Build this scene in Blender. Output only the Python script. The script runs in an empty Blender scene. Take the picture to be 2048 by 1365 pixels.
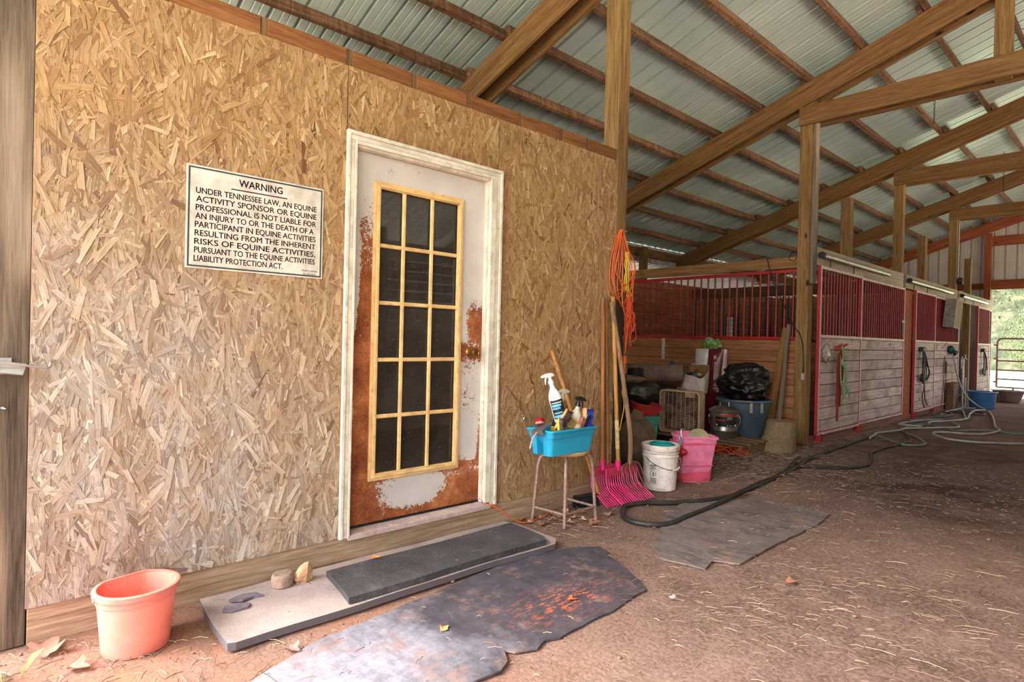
import bpy, bmesh, math, random
from mathutils import Vector, Matrix, Euler, noise as mnoise
R = math.radians
PI = math.pi
random.seed(7)
scn = bpy.context.scene
col = scn.collection

# ------------------------------------------------------------------ camera
cam_d = bpy.data.cameras.new('camera')
cam = bpy.data.objects.new('camera', cam_d)
col.objects.link(cam)
F_PX, YAW, PITCH, ROLL = 1180.03, R(47.723), R(-0.269), R(1.335)
_fw = Vector((-math.sin(YAW) * math.cos(PITCH), math.cos(YAW) * math.cos(PITCH), math.sin(PITCH)))
_r0 = Vector((math.cos(YAW), math.sin(YAW), 0))
_u0 = _r0.cross(_fw)
_rt = _r0 * math.cos(ROLL) + _u0 * math.sin(ROLL)
_up = -_r0 * math.sin(ROLL) + _u0 * math.cos(ROLL)
M = Matrix((( _rt.x, _up.x, -_fw.x, 2.859), (_rt.y, _up.y, -_fw.y, 0.0), (_rt.z, _up.z, -_fw.z, 1.206), (0, 0, 0, 1)))
cam.matrix_world = M
cam_d.sensor_width = 36.0
cam_d.lens = F_PX / 2048 * 36.0
cam_d.clip_start = 0.05
cam_d.clip_end = 300
scn.camera = cam

# ------------------------------------------------------------------ sky, sun, exposure
world = bpy.data.worlds.new('world')
scn.world = world
world.use_nodes = True
wn = world.node_tree
bg = wn.nodes['Background']
sky = wn.nodes.new('ShaderNodeTexSky')
sky.sky_type = 'NISHITA'
sky.sun_disc = False
sky.sun_elevation = R(48)
sky.sun_rotation = R(200)
sky.air_density = 1.0
sky.dust_density = 5.0
sky.ozone_density = 1.0
hsv = wn.nodes.new('ShaderNodeHueSaturation')
hsv.inputs['Saturation'].default_value = 0.25
wn.links.new(sky.outputs[0], hsv.inputs['Color'])
wn.links.new(hsv.outputs[0], bg.inputs['Color'])
bg.inputs['Strength'].default_value = 0.55
sun_d = bpy.data.lights.new('sun', 'SUN')
sun_d.energy = 7.0
sun_d.angle = R(25)
sun_d.color = (1.0, 0.98, 0.95)
sun = bpy.data.objects.new('sun', sun_d)
sun.rotation_euler = (R(14), R(44), 0)
sun.location = (12, 0, 12)
col.objects.link(sun)
scn.view_settings.view_transform = 'Standard'
scn.view_settings.look = 'None'
scn.view_settings.gamma = 1.0
scn.view_settings.use_curve_mapping = False
scn.view_settings.exposure = 1.4
scn.cycles.max_bounces = 10
scn.cycles.diffuse_bounces = 6
scn.cycles.glossy_bounces = 4
scn.cycles.transmission_bounces = 4
scn.cycles.transparent_max_bounces = 12
scn.cycles.sample_clamp_indirect = 6.0
scn.cycles.caustics_reflective = False
scn.cycles.caustics_refractive = False
scn.cycles.use_denoising = True

# ------------------------------------------------------------------ materials
def L(c):
    """sRGB 0-255 -> linear rgba"""
    o = []
    for v in c[:3]:
        v = v / 255.0
        o.append(v / 12.92 if v <= 0.04045 else ((v + 0.055) / 1.055) ** 2.4)
    return (o[0], o[1], o[2], 1.0)

class NT:
    def __init__(s, name):
        s.m = bpy.data.materials.new(name)
        s.m.use_nodes = True
        s.t = s.m.node_tree
        s.b = s.t.nodes['Principled BSDF']
        s.out = s.t.nodes['Material Output']
    def n(s, kind, **kw):
        nd = s.t.nodes.new('ShaderNode' + kind)
        for k, v in kw.items():
            if k in ('operation', 'blend_type', 'data_type', 'interpolation_type', 'noise_dimensions', 'feature', 'distance', 'wave_type', 'bands_direction', 'attribute_name', 'vector_type', 'voronoi_dimensions', 'clamp_result', 'use_clamp'):
                setattr(nd, k, v)
            else:
                nd.inputs[k.replace('_', ' ')].default_value = v
        return nd
    def l(s, a, b):
        s.t.links.new(a, b)
    def coord(s, scale=(1, 1, 1), src='Object', shift=True):
        tc = s.n('TexCoord')
        o = tc.outputs[src]
        if shift:
            geo = s.n('NewGeometry')
            oi = s.n('ObjectInfo')
            a = s.n('Math', operation='ADD')
            s.l(geo.outputs['Random Per Island'], a.inputs[0]); s.l(oi.outputs['Random'], a.inputs[1])
            k = s.n('Math', operation='MULTIPLY'); k.inputs[1].default_value = 37.0
            s.l(a.outputs[0], k.inputs[0])
            va = s.n('VectorMath', operation='ADD')
            s.l(o, va.inputs[0]); s.l(k.outputs[0], va.inputs[1])
            o = va.outputs[0]
        mp = s.n('Mapping')
        mp.inputs['Scale'].default_value = scale
        s.l(o, mp.inputs['Vector'])
        return mp.outputs[0]
    def noise(s, vec, scale=5, detail=3, rough=0.55, dist=0.0):
        nd = s.n('TexNoise', Scale=scale, Detail=detail, Roughness=rough, Distortion=dist)
        s.l(vec, nd.inputs['Vector'])
        return nd.outputs['Fac']
    def ramp(s, fac, stops):
        nd = s.n('ValToRGB')
        cr = nd.color_ramp
        while len(cr.elements) < len(stops):
            cr.elements.new(0.5)
        for e, (p, c) in zip(cr.elements, stops):
            e.position = p
            e.color = c if len(c) == 4 else (*c, 1)
        s.l(fac, nd.inputs['Fac'])
        return nd.outputs['Color']
    def mix(s, fac, a, b, mode='MIX'):
        nd = s.t.nodes.new('ShaderNodeMix')
        nd.data_type = 'RGBA'
        nd.blend_type = mode
        for v, i in ((fac, 0), (a, 6), (b, 7)):
            if hasattr(v, 'node'):
                s.l(v, nd.inputs[i])
            else:
                nd.inputs[i].default_value = v
        return nd.outputs[2]
    def bump(s, h, strength=0.3, dist=0.01):
        nd = s.n('Bump', Strength=strength, Distance=dist)
        s.l(h, nd.inputs['Height'])
        s.l(nd.outputs[0], s.b.inputs['Normal'])
    def math(s, op, a, b=0.0, c=None):
        nd = s.n('Math', operation=op)
        for i, v in enumerate((a, b, c)):
            if v is None: continue
            if hasattr(v, 'node'): s.l(v, nd.inputs[i])
            else: nd.inputs[i].default_value = v
        return nd.outputs[0]
    def base(s, c):
        if hasattr(c, 'node'): s.l(c, s.b.inputs['Base Color'])
        else: s.b.inputs['Base Color'].default_value = c
    def set(s, rough=0.6, metal=0.0, spec=0.5):
        s.b.inputs['Roughness'].default_value = rough
        s.b.inputs['Metallic'].default_value = metal
        s.b.inputs['Specular IOR Level'].default_value = spec
        return s.m

MATS = {}
def wood(name, pale, mid, dark, axis='X', grain=1.0, knots=True, rough=0.75, vary=0.35, bump=0.25, stain=None, finew=0.28, fscale=5, below=None, saw=False, rings=False):
    t = NT(name)
    sc = {'X': (0.8, 16, 16), 'Y': (16, 0.8, 16), 'Z': (16, 16, 0.8)}[axis]
    v = t.coord(tuple(a * grain for a in sc))
    n1 = t.noise(v, 1.6, 5, 0.6, 0.8)
    fine = t.noise(t.coord(tuple(a * 5 for a in sc)), 2.0, 2, 0.6)
    c = t.ramp(n1, [(0.3, L(dark)), (0.48, L(mid)), (0.66, L(pale))])
    c = t.mix(0.35, c, t.ramp(fine, [(0.38, L(dark)), (0.62, L(pale))]), 'MIX')
    if rings:
        wv = t.n('TexWave', Scale=34.0, Distortion=9.0, Detail=2.0)
        wv.wave_type = 'BANDS'; wv.bands_direction = 'Y'
        wv.inputs['Detail Scale'].default_value = 0.09
        t.l(t.coord((0.22, 1, 1)), wv.inputs['Vector'])
        c = t.mix(0.55, c, t.ramp(wv.outputs['Fac'], [(0.15, L(dark)), (0.55, L(mid)), (0.9, L(pale))]))
    geo = t.n('NewGeometry'); oi = t.n('ObjectInfo')
    a = t.math('ADD', geo.outputs['Random Per Island'], oi.outputs['Random'])
    fr = t.math('FRACT', a)
    val = t.math('MULTIPLY_ADD', fr, vary, 1.0 - vary * 0.5)
    hs = t.n('HueSaturation'); t.l(c, hs.inputs['Color']); t.l(val, hs.inputs['Value'])
    c = hs.outputs[0]
    if knots:
        ks = {'X': (1.5, 3.5, 3.5), 'Y': (3.5, 1.5, 3.5), 'Z': (3.5, 3.5, 1.5)}[axis]
        vo = t.n('TexVoronoi', Scale=1.0); t.l(t.coord(ks), vo.inputs['Vector'])
        k = t.ramp(vo.outputs['Distance'], [(0.045, (1, 1, 1, 1)), (0.085, (0, 0, 0, 1))])
        c = t.mix(k, c, L(tuple(x * 0.45 for x in dark)))
    if stain:
        sn = t.noise(t.coord((1.3, 1.3, 1.3)), 1.5, 4, 0.65)
        c = t.mix(t.ramp(sn, [(0.45, (0, 0, 0, 1)), (0.7, (1, 1, 1, 1))]), c, L(stain))
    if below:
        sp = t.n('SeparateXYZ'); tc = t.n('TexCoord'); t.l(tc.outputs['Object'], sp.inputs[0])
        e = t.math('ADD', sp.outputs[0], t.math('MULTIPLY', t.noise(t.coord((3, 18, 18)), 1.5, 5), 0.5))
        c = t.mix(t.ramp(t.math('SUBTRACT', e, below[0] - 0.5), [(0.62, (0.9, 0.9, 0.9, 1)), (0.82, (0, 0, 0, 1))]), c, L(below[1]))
    if saw:
        sw = t.noise(t.coord((30, 2, 2)), 1.2, 3, 0.6, 0.1)
        c = t.mix(t.ramp(sw, [(0.40, (0.5, 0.5, 0.5, 1)), (0.56, (0, 0, 0, 1))]), c, L(tuple(x * 0.8 for x in dark)))
    t.base(c)
    t.bump(n1, bump, 0.004)
    MATS[name] = t.set(rough, 0, 0.25)
    return t.m

def plain(name, c, rough=0.5, metal=0.0, spec=0.4, dirt=None, dirt_amt=0.5, scale=6.0, bump=0.0, dscale=None):
    t = NT(name)
    v = t.coord((1, 1, 1))
    n1 = t.noise(v, scale, 5, 0.62)
    lo = tuple(x * 0.88 for x in c); hi = tuple(min(255, x * 1.06) for x in c)
    cc = t.ramp(n1, [(0.35, L(lo)), (0.65, L(hi))])
    if dirt:
        n2 = t.noise(v, dscale or scale * 2.3, 6, 0.7)
        cc = t.mix(t.ramp(n2, [(0.62 - 0.3 * dirt_amt, (0, 0, 0, 1)), (0.8 - 0.15 * dirt_amt, (1, 1, 1, 1))]), cc, L(dirt))
    t.base(cc)
    if bump: t.bump(n1, bump, 0.01)
    MATS[name] = t.set(rough, metal, spec)
    return t.m

# ------------------------------------------------------------------ mesh building
def axes_rot(ly, lz):
    """euler whose local y follows ly and local z leans to lz"""
    y = Vector(ly).normalized(); z = Vector(lz); z = (z - y * z.dot(y)).normalized(); x = y.cross(z)
    return Matrix(((x.x, y.x, z.x), (x.y, y.y, z.y), (x.z, y.z, z.z))).to_euler()
class MB:
    def __init__(s):
        s.v = []; s.f = []; s.sm = []; s.soft = False
    def add(s, vs, fs, smooth=False):
        o = len(s.v)
        s.v += [tuple(p) for p in vs]
        s.f += [tuple(i + o for i in f) for f in fs]
        s.sm += [smooth] * len(fs)
        return s
    def box(s, lo, hi, ch=0.0, mat=None):
        x0, y0, z0 = lo; x1, y1, z1 = hi
        if ch <= 0:
            vs = [(x0, y0, z0), (x1, y0, z0), (x1, y1, z0), (x0, y1, z0), (x0, y0, z1), (x1, y0, z1), (x1, y1, z1), (x0, y1, z1)]
            fs = [(0, 3, 2, 1), (4, 5, 6, 7), (0, 1, 5, 4), (1, 2, 6, 5), (2, 3, 7, 6), (3, 0, 4, 7)]
        else:
            bm = bmesh.new()
            bmesh.ops.create_cube(bm, size=1.0)
            for v in bm.verts:
                v.co = Vector(((x0 + x1) / 2 + v.co.x * (x1 - x0), (y0 + y1) / 2 + v.co.y * (y1 - y0), (z0 + z1) / 2 + v.co.z * (z1 - z0)))
            bmesh.ops.bevel(bm, geom=bm.edges[:], offset=ch, segments=1, affect='EDGES', profile=0.5)
            bm.verts.index_update()
            vs = [v.co.copy() for v in bm.verts]; fs = [tuple(v.index for v in f.verts) for f in bm.faces]
            bm.free()
        if mat is not None: vs = [mat @ Vector(p) for p in vs]
        return s.add(vs, fs)
    def bar(s, a, b, w, h, roll=0.0, ch=0.0):
        """rectangular bar from a to b; w across (horizontal-ish), h vertical-ish"""
        a = Vector(a); b = Vector(b); d = b - a; ln = d.length
        q = d.to_track_quat('X', 'Z')
        m = Matrix.Translation(a) @ q.to_matrix().to_4x4() @ Matrix.Rotation(roll, 4, 'X')
        return s.box((0, -w / 2, -h / 2), (ln, w / 2, h / 2), ch, m)
    def tube(s, pts, r, n=8, closed=False, caps=True, smooth=True, flat=1.0):
        pts = [Vector(p) for p in pts]
        k = len(pts)
        rr = r if isinstance(r, (list, tuple)) else [r] * k
        tan = []
        for i in range(k):
            if closed: t = pts[(i + 1) % k] - pts[i - 1]
            else: t = pts[min(i + 1, k - 1)] - pts[max(i - 1, 0)]
            tan.append(t.normalized() if t.length > 1e-9 else Vector((0, 0, 1)))
        ref = Vector((0, 0, 1)) if abs(tan[0].z) < 0.9 else Vector((1, 0, 0))
        u = tan[0].cross(ref).normalized()
        vs = []
        for i in range(k):
            u = (u - tan[i] * u.dot(tan[i]))
            u = u.normalized() if u.length > 1e-6 else tan[i].orthogonal().normalized()
            w = tan[i].cross(u)
            for j in range(n):
                a = 2 * PI * j / n
                vs.append(pts[i] + (u * math.cos(a) + w * math.sin(a) * flat) * rr[i])
        fs = []
        for i in range(k if closed else k - 1):
            i2 = (i + 1) % k
            for j in range(n):
                j2 = (j + 1) % n
                fs.append((i * n + j, i * n + j2, i2 * n + j2, i2 * n + j))
        if caps and not closed:
            fs.append(tuple(range(n))[::-1]); fs.append(tuple((k - 1) * n + j for j in range(n)))
        return s.add(vs, fs, smooth)
    def lathe(s, prof, n=28, c=(0, 0, 0), sx=1.0, sy=1.0, smooth=True, mat=None, a0=0.0, a1=2 * PI):
        """prof list of (r, z); closed round z"""
        full = abs(a1 - a0 - 2 * PI) < 1e-6
        m = n if full else n + 1
        vs = []
        for (r, z) in prof:
            for j in range(m):
                a = a0 + (a1 - a0) * j / n
                p = Vector((c[0] + r * math.cos(a) * sx, c[1] + r * math.sin(a) * sy, c[2] + z))
                vs.append(mat @ p if mat is not None else p)
        fs = []
        for i in range(len(prof) - 1):
            for j in range(n):
                j2 = (j + 1) % m
                fs.append((i * m + j, i * m + j2, (i + 1) * m + j2, (i + 1) * m + j))
        return s.add(vs, fs, smooth)
    def disc(s, r, z, n=28, c=(0, 0, 0), up=True, mat=None):
        vs = [Vector((c[0] + r * math.cos(2 * PI * j / n), c[1] + r * math.sin(2 * PI * j / n), c[2] + z)) for j in range(n)]
        if mat is not None: vs = [mat @ p for p in vs]
        return s.add(vs, [tuple(range(n)) if up else tuple(range(n))[::-1]])
    def prism(s, outline, z0, z1, mat=None):
        n = len(outline)
        vs = [Vector((x, y, z0)) for x, y in outline] + [Vector((x, y, z1)) for x, y in outline]
        if mat is not None: vs = [mat @ p for p in vs]
        fs = [tuple(range(n))[::-1], tuple(range(n, 2 * n))] + [(i, (i + 1) % n, n + (i + 1) % n, n + i) for i in range(n)]
        return s.add(vs, fs)
    def loft(s, rings, cap0=True, cap1=True, smooth=True, closed=True):
        n = len(rings[0]); k = len(rings)
        vs = [p for r_ in rings for p in r_]
        fs = []
        for i in range(k - 1):
            for j in range(n if closed else n - 1):
                j2 = (j + 1) % n
                fs.append((i * n + j, i * n + j2, (i + 1) * n + j2, (i + 1) * n + j))
        s.add(vs, fs, smooth)
        o = len(s.v) - len(vs)
        if cap0: s.f.append(tuple(o + j for j in range(n))[::-1]); s.sm.append(False)
        if cap1: s.f.append(tuple(o + (k - 1) * n + j for j in range(n))); s.sm.append(False)
        return s
    def blob(s, c, rad, n=14, m=10, amp=0.15, freq=2.0, seed=0.0, flat_bottom=None, rot=None, power=1.0):
        vs = []; s.soft = True
        for i in range(m + 1):
            th = PI * i / m
            for j in range(n):
                ph = 2 * PI * j / n
                d = Vector((math.sin(th) * math.cos(ph), math.sin(th) * math.sin(ph), math.cos(th)))
                if power != 1.0:
                    d = Vector([math.copysign(abs(q) ** power, q) for q in d])
                k = 1 + amp * mnoise.noise(d * freq + Vector((seed, seed * 1.7, 0)))
                p = Vector((d.x * rad[0], d.y * rad[1], d.z * rad[2])) * k
                if rot is not None: p = rot @ p
                p = p + Vector(c)
                if flat_bottom is not None and p.z < flat_bottom: p.z = flat_bottom
                vs.append(p)
        fs = []
        for i in range(m):
            for j in range(n):
                j2 = (j + 1) % n
                fs.append((i * n + j, (i + 1) * n + j, (i + 1) * n + j2, i * n + j2))
        return s.add(vs, fs, True)
    def build(s, name, mat, parent=None, loc=None, rot=None):
        me = bpy.data.meshes.new(name)
        me.from_pydata(s.v, [], s.f)
        me.polygons.foreach_set('use_smooth', s.sm)
        me.update()
        if any(s.sm) and not s.soft: me.set_sharp_from_angle(angle=R(42))
        o = bpy.data.objects.new(name, me)
        col.objects.link(o)
        if mat is not None: me.materials.append(mat)
        if parent is not None: o.parent = parent
        if loc is not None: o.location = loc
        if rot is not None: o.rotation_euler = rot
        return o

def tag(o, label=None, cat=None, group=None, kind=None):
    if label: o['label'] = label
    if cat: o['category'] = cat
    if group: o['group'] = group
    if kind: o['kind'] = kind
    return o
def thing(name, label, cat, loc=(0, 0, 0), rz=0.0, group=None, rot=None):
    o = bpy.data.objects.new(name, None)
    col.objects.link(o)
    o.empty_display_size = 0.05
    o.location = loc
    o.rotation_euler = rot if rot is not None else (0, 0, rz)
    return tag(o, label, cat, group)
def struct(o):
    o['kind'] = 'structure'
    return o
def spline(pts, k=6, closed=False):
    """Catmull-Rom through pts"""
    P = [Vector(p) for p in pts]
    n = len(P); out = []
    rng = range(n) if closed else range(n - 1)
    for i in rng:
        if closed: a, b, c, d = P[i - 1], P[i], P[(i + 1) % n], P[(i + 2) % n]
        else: a, b, c, d = P[max(i - 1, 0)], P[i], P[i + 1], P[min(i + 2, n - 1)]
        for j in range(k):
            t = j / k
            out.append(0.5 * ((2 * b) + (-a + c) * t + (2 * a - 5 * b + 4 * c - d) * t * t + (-a + 3 * b - 3 * c + d) * t ** 3))
    if not closed: out.append(P[-1].copy())
    return out
def text_mesh(body, size, mat, name, parent=None, mw=None, width=None, depth=0.0006, bold=0.0, align='LEFT', sy=1.0, smear=0.0):
    cu = bpy.data.curves.new(name, 'FONT')
    cu.body = body; cu.size = size; cu.extrude = depth; cu.offset = bold
    cu.align_x = align
    cu.resolution_u = 3
    tmp = bpy.data.objects.new(name, cu)
    col.objects.link(tmp)
    dg = bpy.context.evaluated_depsgraph_get()
    me = bpy.data.meshes.new_from_object(tmp.evaluated_get(dg))
    bpy.data.objects.remove(tmp); bpy.data.curves.remove(cu)
    xs = [v.co.x for v in me.vertices]
    if width:
        k = width / (max(xs) - min(xs)); x0 = min(xs)
        for v in me.vertices: v.co.x = (v.co.x - x0) * k
    for v in me.vertices: v.co.y *= sy
    if smear:
        vs0 = [v.co.copy() for v in me.vertices]; fs0 = [tuple(p.vertices) for p in me.polygons]
        b = MB()
        for dx, dy in ((-smear, 0), (smear, 0), (0, -smear * 0.7), (0, smear * 0.7)):
            b.add([(v.x + dx, v.y + dy, v.z + abs(dx) * 0.01) for v in vs0], fs0)
        me = bpy.data.meshes.new(name); me.from_pydata(b.v, [], b.f); me.update()
    if mw is not None: me.transform(mw)
    o = bpy.data.objects.new(name, me)
    me.materials.clear(); me.materials.append(mat)
    col.objects.link(o)
    if parent is not None: o.parent = parent
    return o
# ================================================================== MATERIALS
PINE = wood('pine_beam', (148, 110, 70), (124, 88, 53), (86, 57, 33), 'X', fscale=3)
PINE_POST = wood('pine_post', (158, 126, 82), (132, 99, 58), (92, 66, 36), 'X')
ROUGH = wood('rough_sawn', (158, 120, 90), (120, 84, 60), (56, 38, 27), 'X', grain=0.9, knots=False, vary=0.5, bump=0.5, saw=True)
REDPINE = wood('red_stained_pine', (172, 98, 64), (142, 74, 46), (96, 46, 28), 'X')
GREYPOST = wood('weathered_post', (152, 135, 116), (116, 100, 83), (56, 45, 36), 'X', grain=1.3, vary=0.1, bump=0.6, finew=0.35, fscale=6, knots=True, rings=True)
PLANK_Y = wood('stall_plank_grey', (222, 202, 192), (198, 174, 162), (146, 122, 110), 'Y', vary=0.3, stain=(150, 126, 112))
PLANK_X = wood('stall_plank_tan', (172, 120, 82), (148, 98, 64), (108, 68, 43), 'X', vary=0.2)
PLANK_WARM = wood('stall_plank_warm', (188, 128, 88), (158, 100, 66), (112, 66, 42), 'Y', vary=0.2)
PLANK_WARMX = wood('stall_plank_warm_x', (188, 128, 88), (158, 100, 66), (112, 66, 42), 'X', vary=0.2)
KICK = wood('kick_board', (188, 162, 136), (162, 136, 110), (118, 94, 72), 'Y', vary=0.1, grain=1.6)
PLATE = wood('top_plate', (146, 98, 58), (122, 78, 44), (86, 52, 28), 'Y', vary=0.25)
PLATE_END = wood('plate_blocks', (128, 100, 66), (104, 78, 50), (70, 50, 32), 'Z', vary=0.2)
HEADER_GREY = wood('header_grey', (186, 170, 150), (162, 144, 124), (124, 106, 88), 'X', vary=0.15)
RED_PAINT = plain('red_paint', (168, 22, 28), 0.45, 0, 0.5, dirt=(120, 60, 56), dirt_amt=0.35, scale=9)
RED_BAR = plain('red_bar_paint', (134, 8, 20), 0.42, 0, 0.35, dirt=(130, 50, 56), dirt_amt=0.0, scale=14)
GALV = plain('galvanised', (176, 172, 170), 0.38, 0.75, 0.5, dirt=(150, 138, 130), dirt_amt=0.4)
GALV_TRIM = plain('worn_channel', (206, 184, 176), 0.5, 0.2, 0.5, dirt=(140, 90, 84), dirt_amt=0.35, scale=10)
BLACK_METAL = plain('black_metal', (34, 30, 30), 0.5, 0.3)

# roof sheet: painted steel, pale grey-green
t = NT('roof_sheet')
c = t.ramp(t.noise(t.coord((0.5, 0.5, 0.5), shift=False), 1.5, 4), [(0.35, L((166, 184, 180))), (0.65, L((190, 204, 200)))])
t.base(c); ROOF = t.set(0.34, 0.15, 0.5)
t = NT('wall_siding')
v = t.coord((1, 1, 1), shift=False)
c = t.ramp(t.noise(v, 1.3, 4), [(0.35, L((186, 176, 168))), (0.65, L((208, 196, 190)))])
c = t.mix(t.ramp(t.noise(t.coord((6, 6, 0.9), shift=False), 2.0, 6, 0.75), [(0.60, (0, 0, 0, 1)), (0.78, (1, 1, 1, 1))]), c, L((120, 108, 96)))
t.base(c); SIDING = t.set(0.5, 0.1, 0.4)

# dirt floor
t = NT('dirt_floor')
v = t.coord((1, 1, 1), shift=False)
n1 = t.noise(v, 0.55, 5, 0.6)
n2 = t.noise(v, 3.2, 8, 0.68)
n3 = t.noise(v, 60, 5, 0.75)
c = t.ramp(n2, [(0.32, L((80, 60, 53))), (0.47, L((118, 92, 82))), (0.68, L((150, 121, 110)))])
c = t.mix(t.ramp(n1, [(0.42, (0, 0, 0, 1)), (0.66, (0.75, 0.75, 0.75, 1))]), c, L((160, 128, 112)))
c = t.mix(0.45, c, t.ramp(n3, [(0.38, L((74, 56, 48))), (0.62, L((170, 142, 130)))]), 'MIX')
at = t.n('Attribute'); at.attribute_name = 'manure'
mm = t.math('MULTIPLY', at.outputs['Fac'], t.ramp(t.noise(v, 2.1, 6, 0.7), [(0.36, (0.25, 0.25, 0.25, 1)), (0.6, (1, 1, 1, 1))]))
c = t.mix(mm, c, L((70, 54, 42)))
a2 = t.n('Attribute'); a2.attribute_name = 'clay'
c = t.mix(t.math('MULTIPLY', a2.outputs['Fac'], t.ramp(t.noise(v, 4.0, 5), [(0.35, (0.2, 0.2, 0.2, 1)), (0.62, (1, 1, 1, 1))])), c, L((150, 108, 86)))
t.base(c)
hh = t.math('ADD', n2, t.math('MULTIPLY', n3, 0.35))
t.bump(hh, 0.7, 0.02)
DIRT = t.set(0.95, 0, 0.15)

t = NT('grass_ground')
v = t.coord((1, 1, 1), shift=False)
c = t.ramp(t.noise(v, 2.5, 6, 0.7), [(0.3, L((160, 168, 130))), (0.55, L((190, 196, 160))), (0.75, L((214, 214, 188)))])
t.base(c); GRASS = t.set(0.95, 0, 0.1)

# OSB
def osb_material(name):
    t = NT(name)
    geo = t.n('NewGeometry')
    rnd = geo.outputs['Random Per Island']
    uv = t.n('UVMap')
    mp = t.n('Mapping'); mp.inputs['Scale'].default_value = (12, 330, 1)
    t.l(uv.outputs[0], mp.inputs['Vector'])
    fib = t.noise(mp.outputs[0], 1.0, 3, 0.6)
    c = t.ramp(rnd, [(0.0, L((122, 84, 50))), (0.06, L((148, 111, 70))), (0.35, L((165, 130, 86))), (0.75, L((176, 142, 97))), (0.95, L((187, 155, 111))), (1.0, L((202, 174, 134)))])
    c = t.mix(0.85, c, t.mix(1.0, c, t.ramp(fib, [(0.34, (0.50, 0.43, 0.37, 1)), (0.5, (0.9, 0.88, 0.86, 1)), (0.66, (1.1, 1.11, 1.12, 1))]), 'MULTIPLY'))
    # paler, greyer area towards the lower left, set by an attribute (weather) broken by noise
    at = t.n('Attribute'); at.attribute_name = 'pale_grey'
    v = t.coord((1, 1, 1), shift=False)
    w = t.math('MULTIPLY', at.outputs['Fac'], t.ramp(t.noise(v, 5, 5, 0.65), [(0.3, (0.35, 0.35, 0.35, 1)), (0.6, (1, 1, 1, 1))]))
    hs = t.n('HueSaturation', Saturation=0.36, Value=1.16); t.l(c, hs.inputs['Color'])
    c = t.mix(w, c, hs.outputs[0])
    # damp stains
    at2 = t.n('Attribute'); at2.attribute_name = 'stain'
    s2 = t.math('MULTIPLY', at2.outputs['Fac'], t.ramp(t.noise(v, 9, 5, 0.65), [(0.35, (0.1, 0.1, 0.1, 1)), (0.6, (1, 1, 1, 1))]))
    c = t.mix(s2, c, L((120, 78, 44)))
    t.base(c)
    t.bump(fib, 0.35, 0.002)
    return t.set(0.62, 0, 0.35)
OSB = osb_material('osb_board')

# ================================================================== SETTING
# floor: bumpy dirt with attributes for manure stains and clay
def make_floor():
    xs = [-4.3 + 0.0 * i for i in range(0)]
    mb_v = []; mb_f = []
    x0, x1, y0, y1 = -4.25, 7.8, -2.2, 19.15
    nx, ny = 150, 260
    for j in range(ny + 1):
        for i in range(nx + 1):
            x = x0 + (x1 - x0) * i / nx; y = y0 + (y1 - y0) * j / ny
            z = 0.006 * mnoise.noise(Vector((x * 1.1, y * 1.1, 0))) + 0.003 * mnoise.noise(Vector((x * 4.2, y * 4.2, 3)))
            mb_v.append((x, y, z - 0.004))
    for j in range(ny):
        for i in range(nx):
            a = j * (nx + 1) + i
            mb_f.append((a, a + 1, a + nx + 2, a + nx + 1))
    b = MB(); b.add(mb_v, mb_f, True)
    o = struct(b.build('floor', DIRT))
    a1 = o.data.attributes.new('manure', 'FLOAT', 'POINT'); a2 = o.data.attributes.new('clay', 'FLOAT', 'POINT')
    def bl(x, y, cx, cy, rx, ry):
        return math.exp(-(((x - cx) / rx) ** 2 + ((y - cy) / ry) ** 2))
    for i, (x, y, z) in enumerate(mb_v):
        m = 1.0 * bl(x, y, 1.75, 5.9, 0.9, 0.9) + 0.75 * bl(x, y, 1.2, 8.0, 1.2, 1.6) + 0.6 * bl(x, y, -0.6, 6.4, 0.9, 1.3) + 0.5 * bl(x, y, 2.6, 5.2, 1.0, 0.8) + 0.35 * bl(x, y, 1.2, 12, 1.5, 4) + 0.35 * bl(x, y, 0.5, 3.2, 0.5, 1.4)
        a1.data[i].value = min(1, m)
        c = 0.9 * bl(x, y, 0.5, 0.8, 0.8, 1.0) + 0.5 * bl(x, y, 1.5, 0.6, 1.2, 0.9) + 0.3 * bl(x, y, 0.3, 18.8, 2, 1)
        a2.data[i].value = min(1, c)
make_floor()
g = MB()
g.box((-45, -40, -0.4), (50, -2.19, -0.03)); g.box((-45, 19.14, -0.4), (50, 90, -0.03)); 
struct(g.build('ground', GRASS))
t = NT('wooded_slope')
v = t.coord((1, 1, 1), shift=False)
c = t.ramp(t.noise(v, 0.9, 10, 0.75), [(0.32, L((24, 30, 22))), (0.5, L((62, 66, 50))), (0.68, L((104, 98, 80)))])
t.base(c); SLOPE = t.set(0.95, 0, 0.1)
g = MB()
nx_, ny_ = 60, 24
vs = []
for j in range(ny_ + 1):
    for i in range(nx_ + 1):
        x = -45 + 95 * i / nx_; y = 44 + 40 * j / ny_
        vs.append((x, y, -0.1 + 22 * (j / ny_) ** 0.8 + (1.6 * mnoise.noise(Vector((x * 0.35, y * 0.35, 1))) if j else 0)))
g.add(vs, [(j * (nx_ + 1) + i, j * (nx_ + 1) + i + 1, (j + 1) * (nx_ + 1) + i + 1, (j + 1) * (nx_ + 1) + i) for j in range(ny_) for i in range(nx_)], True)
struct(g.build('ground_hillside', SLOPE))
t = NT('gravel_bounce')
v = t.coord((1, 1, 1), shift=False)
c = t.ramp(t.noise(v, 2.0, 8, 0.7), [(0.3, L((176, 154, 136))), (0.55, L((206, 186, 170))), (0.75, L((224, 208, 196)))])
t.base(c); GRAVEL = t.set(0.95, 0, 0.1)
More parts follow.
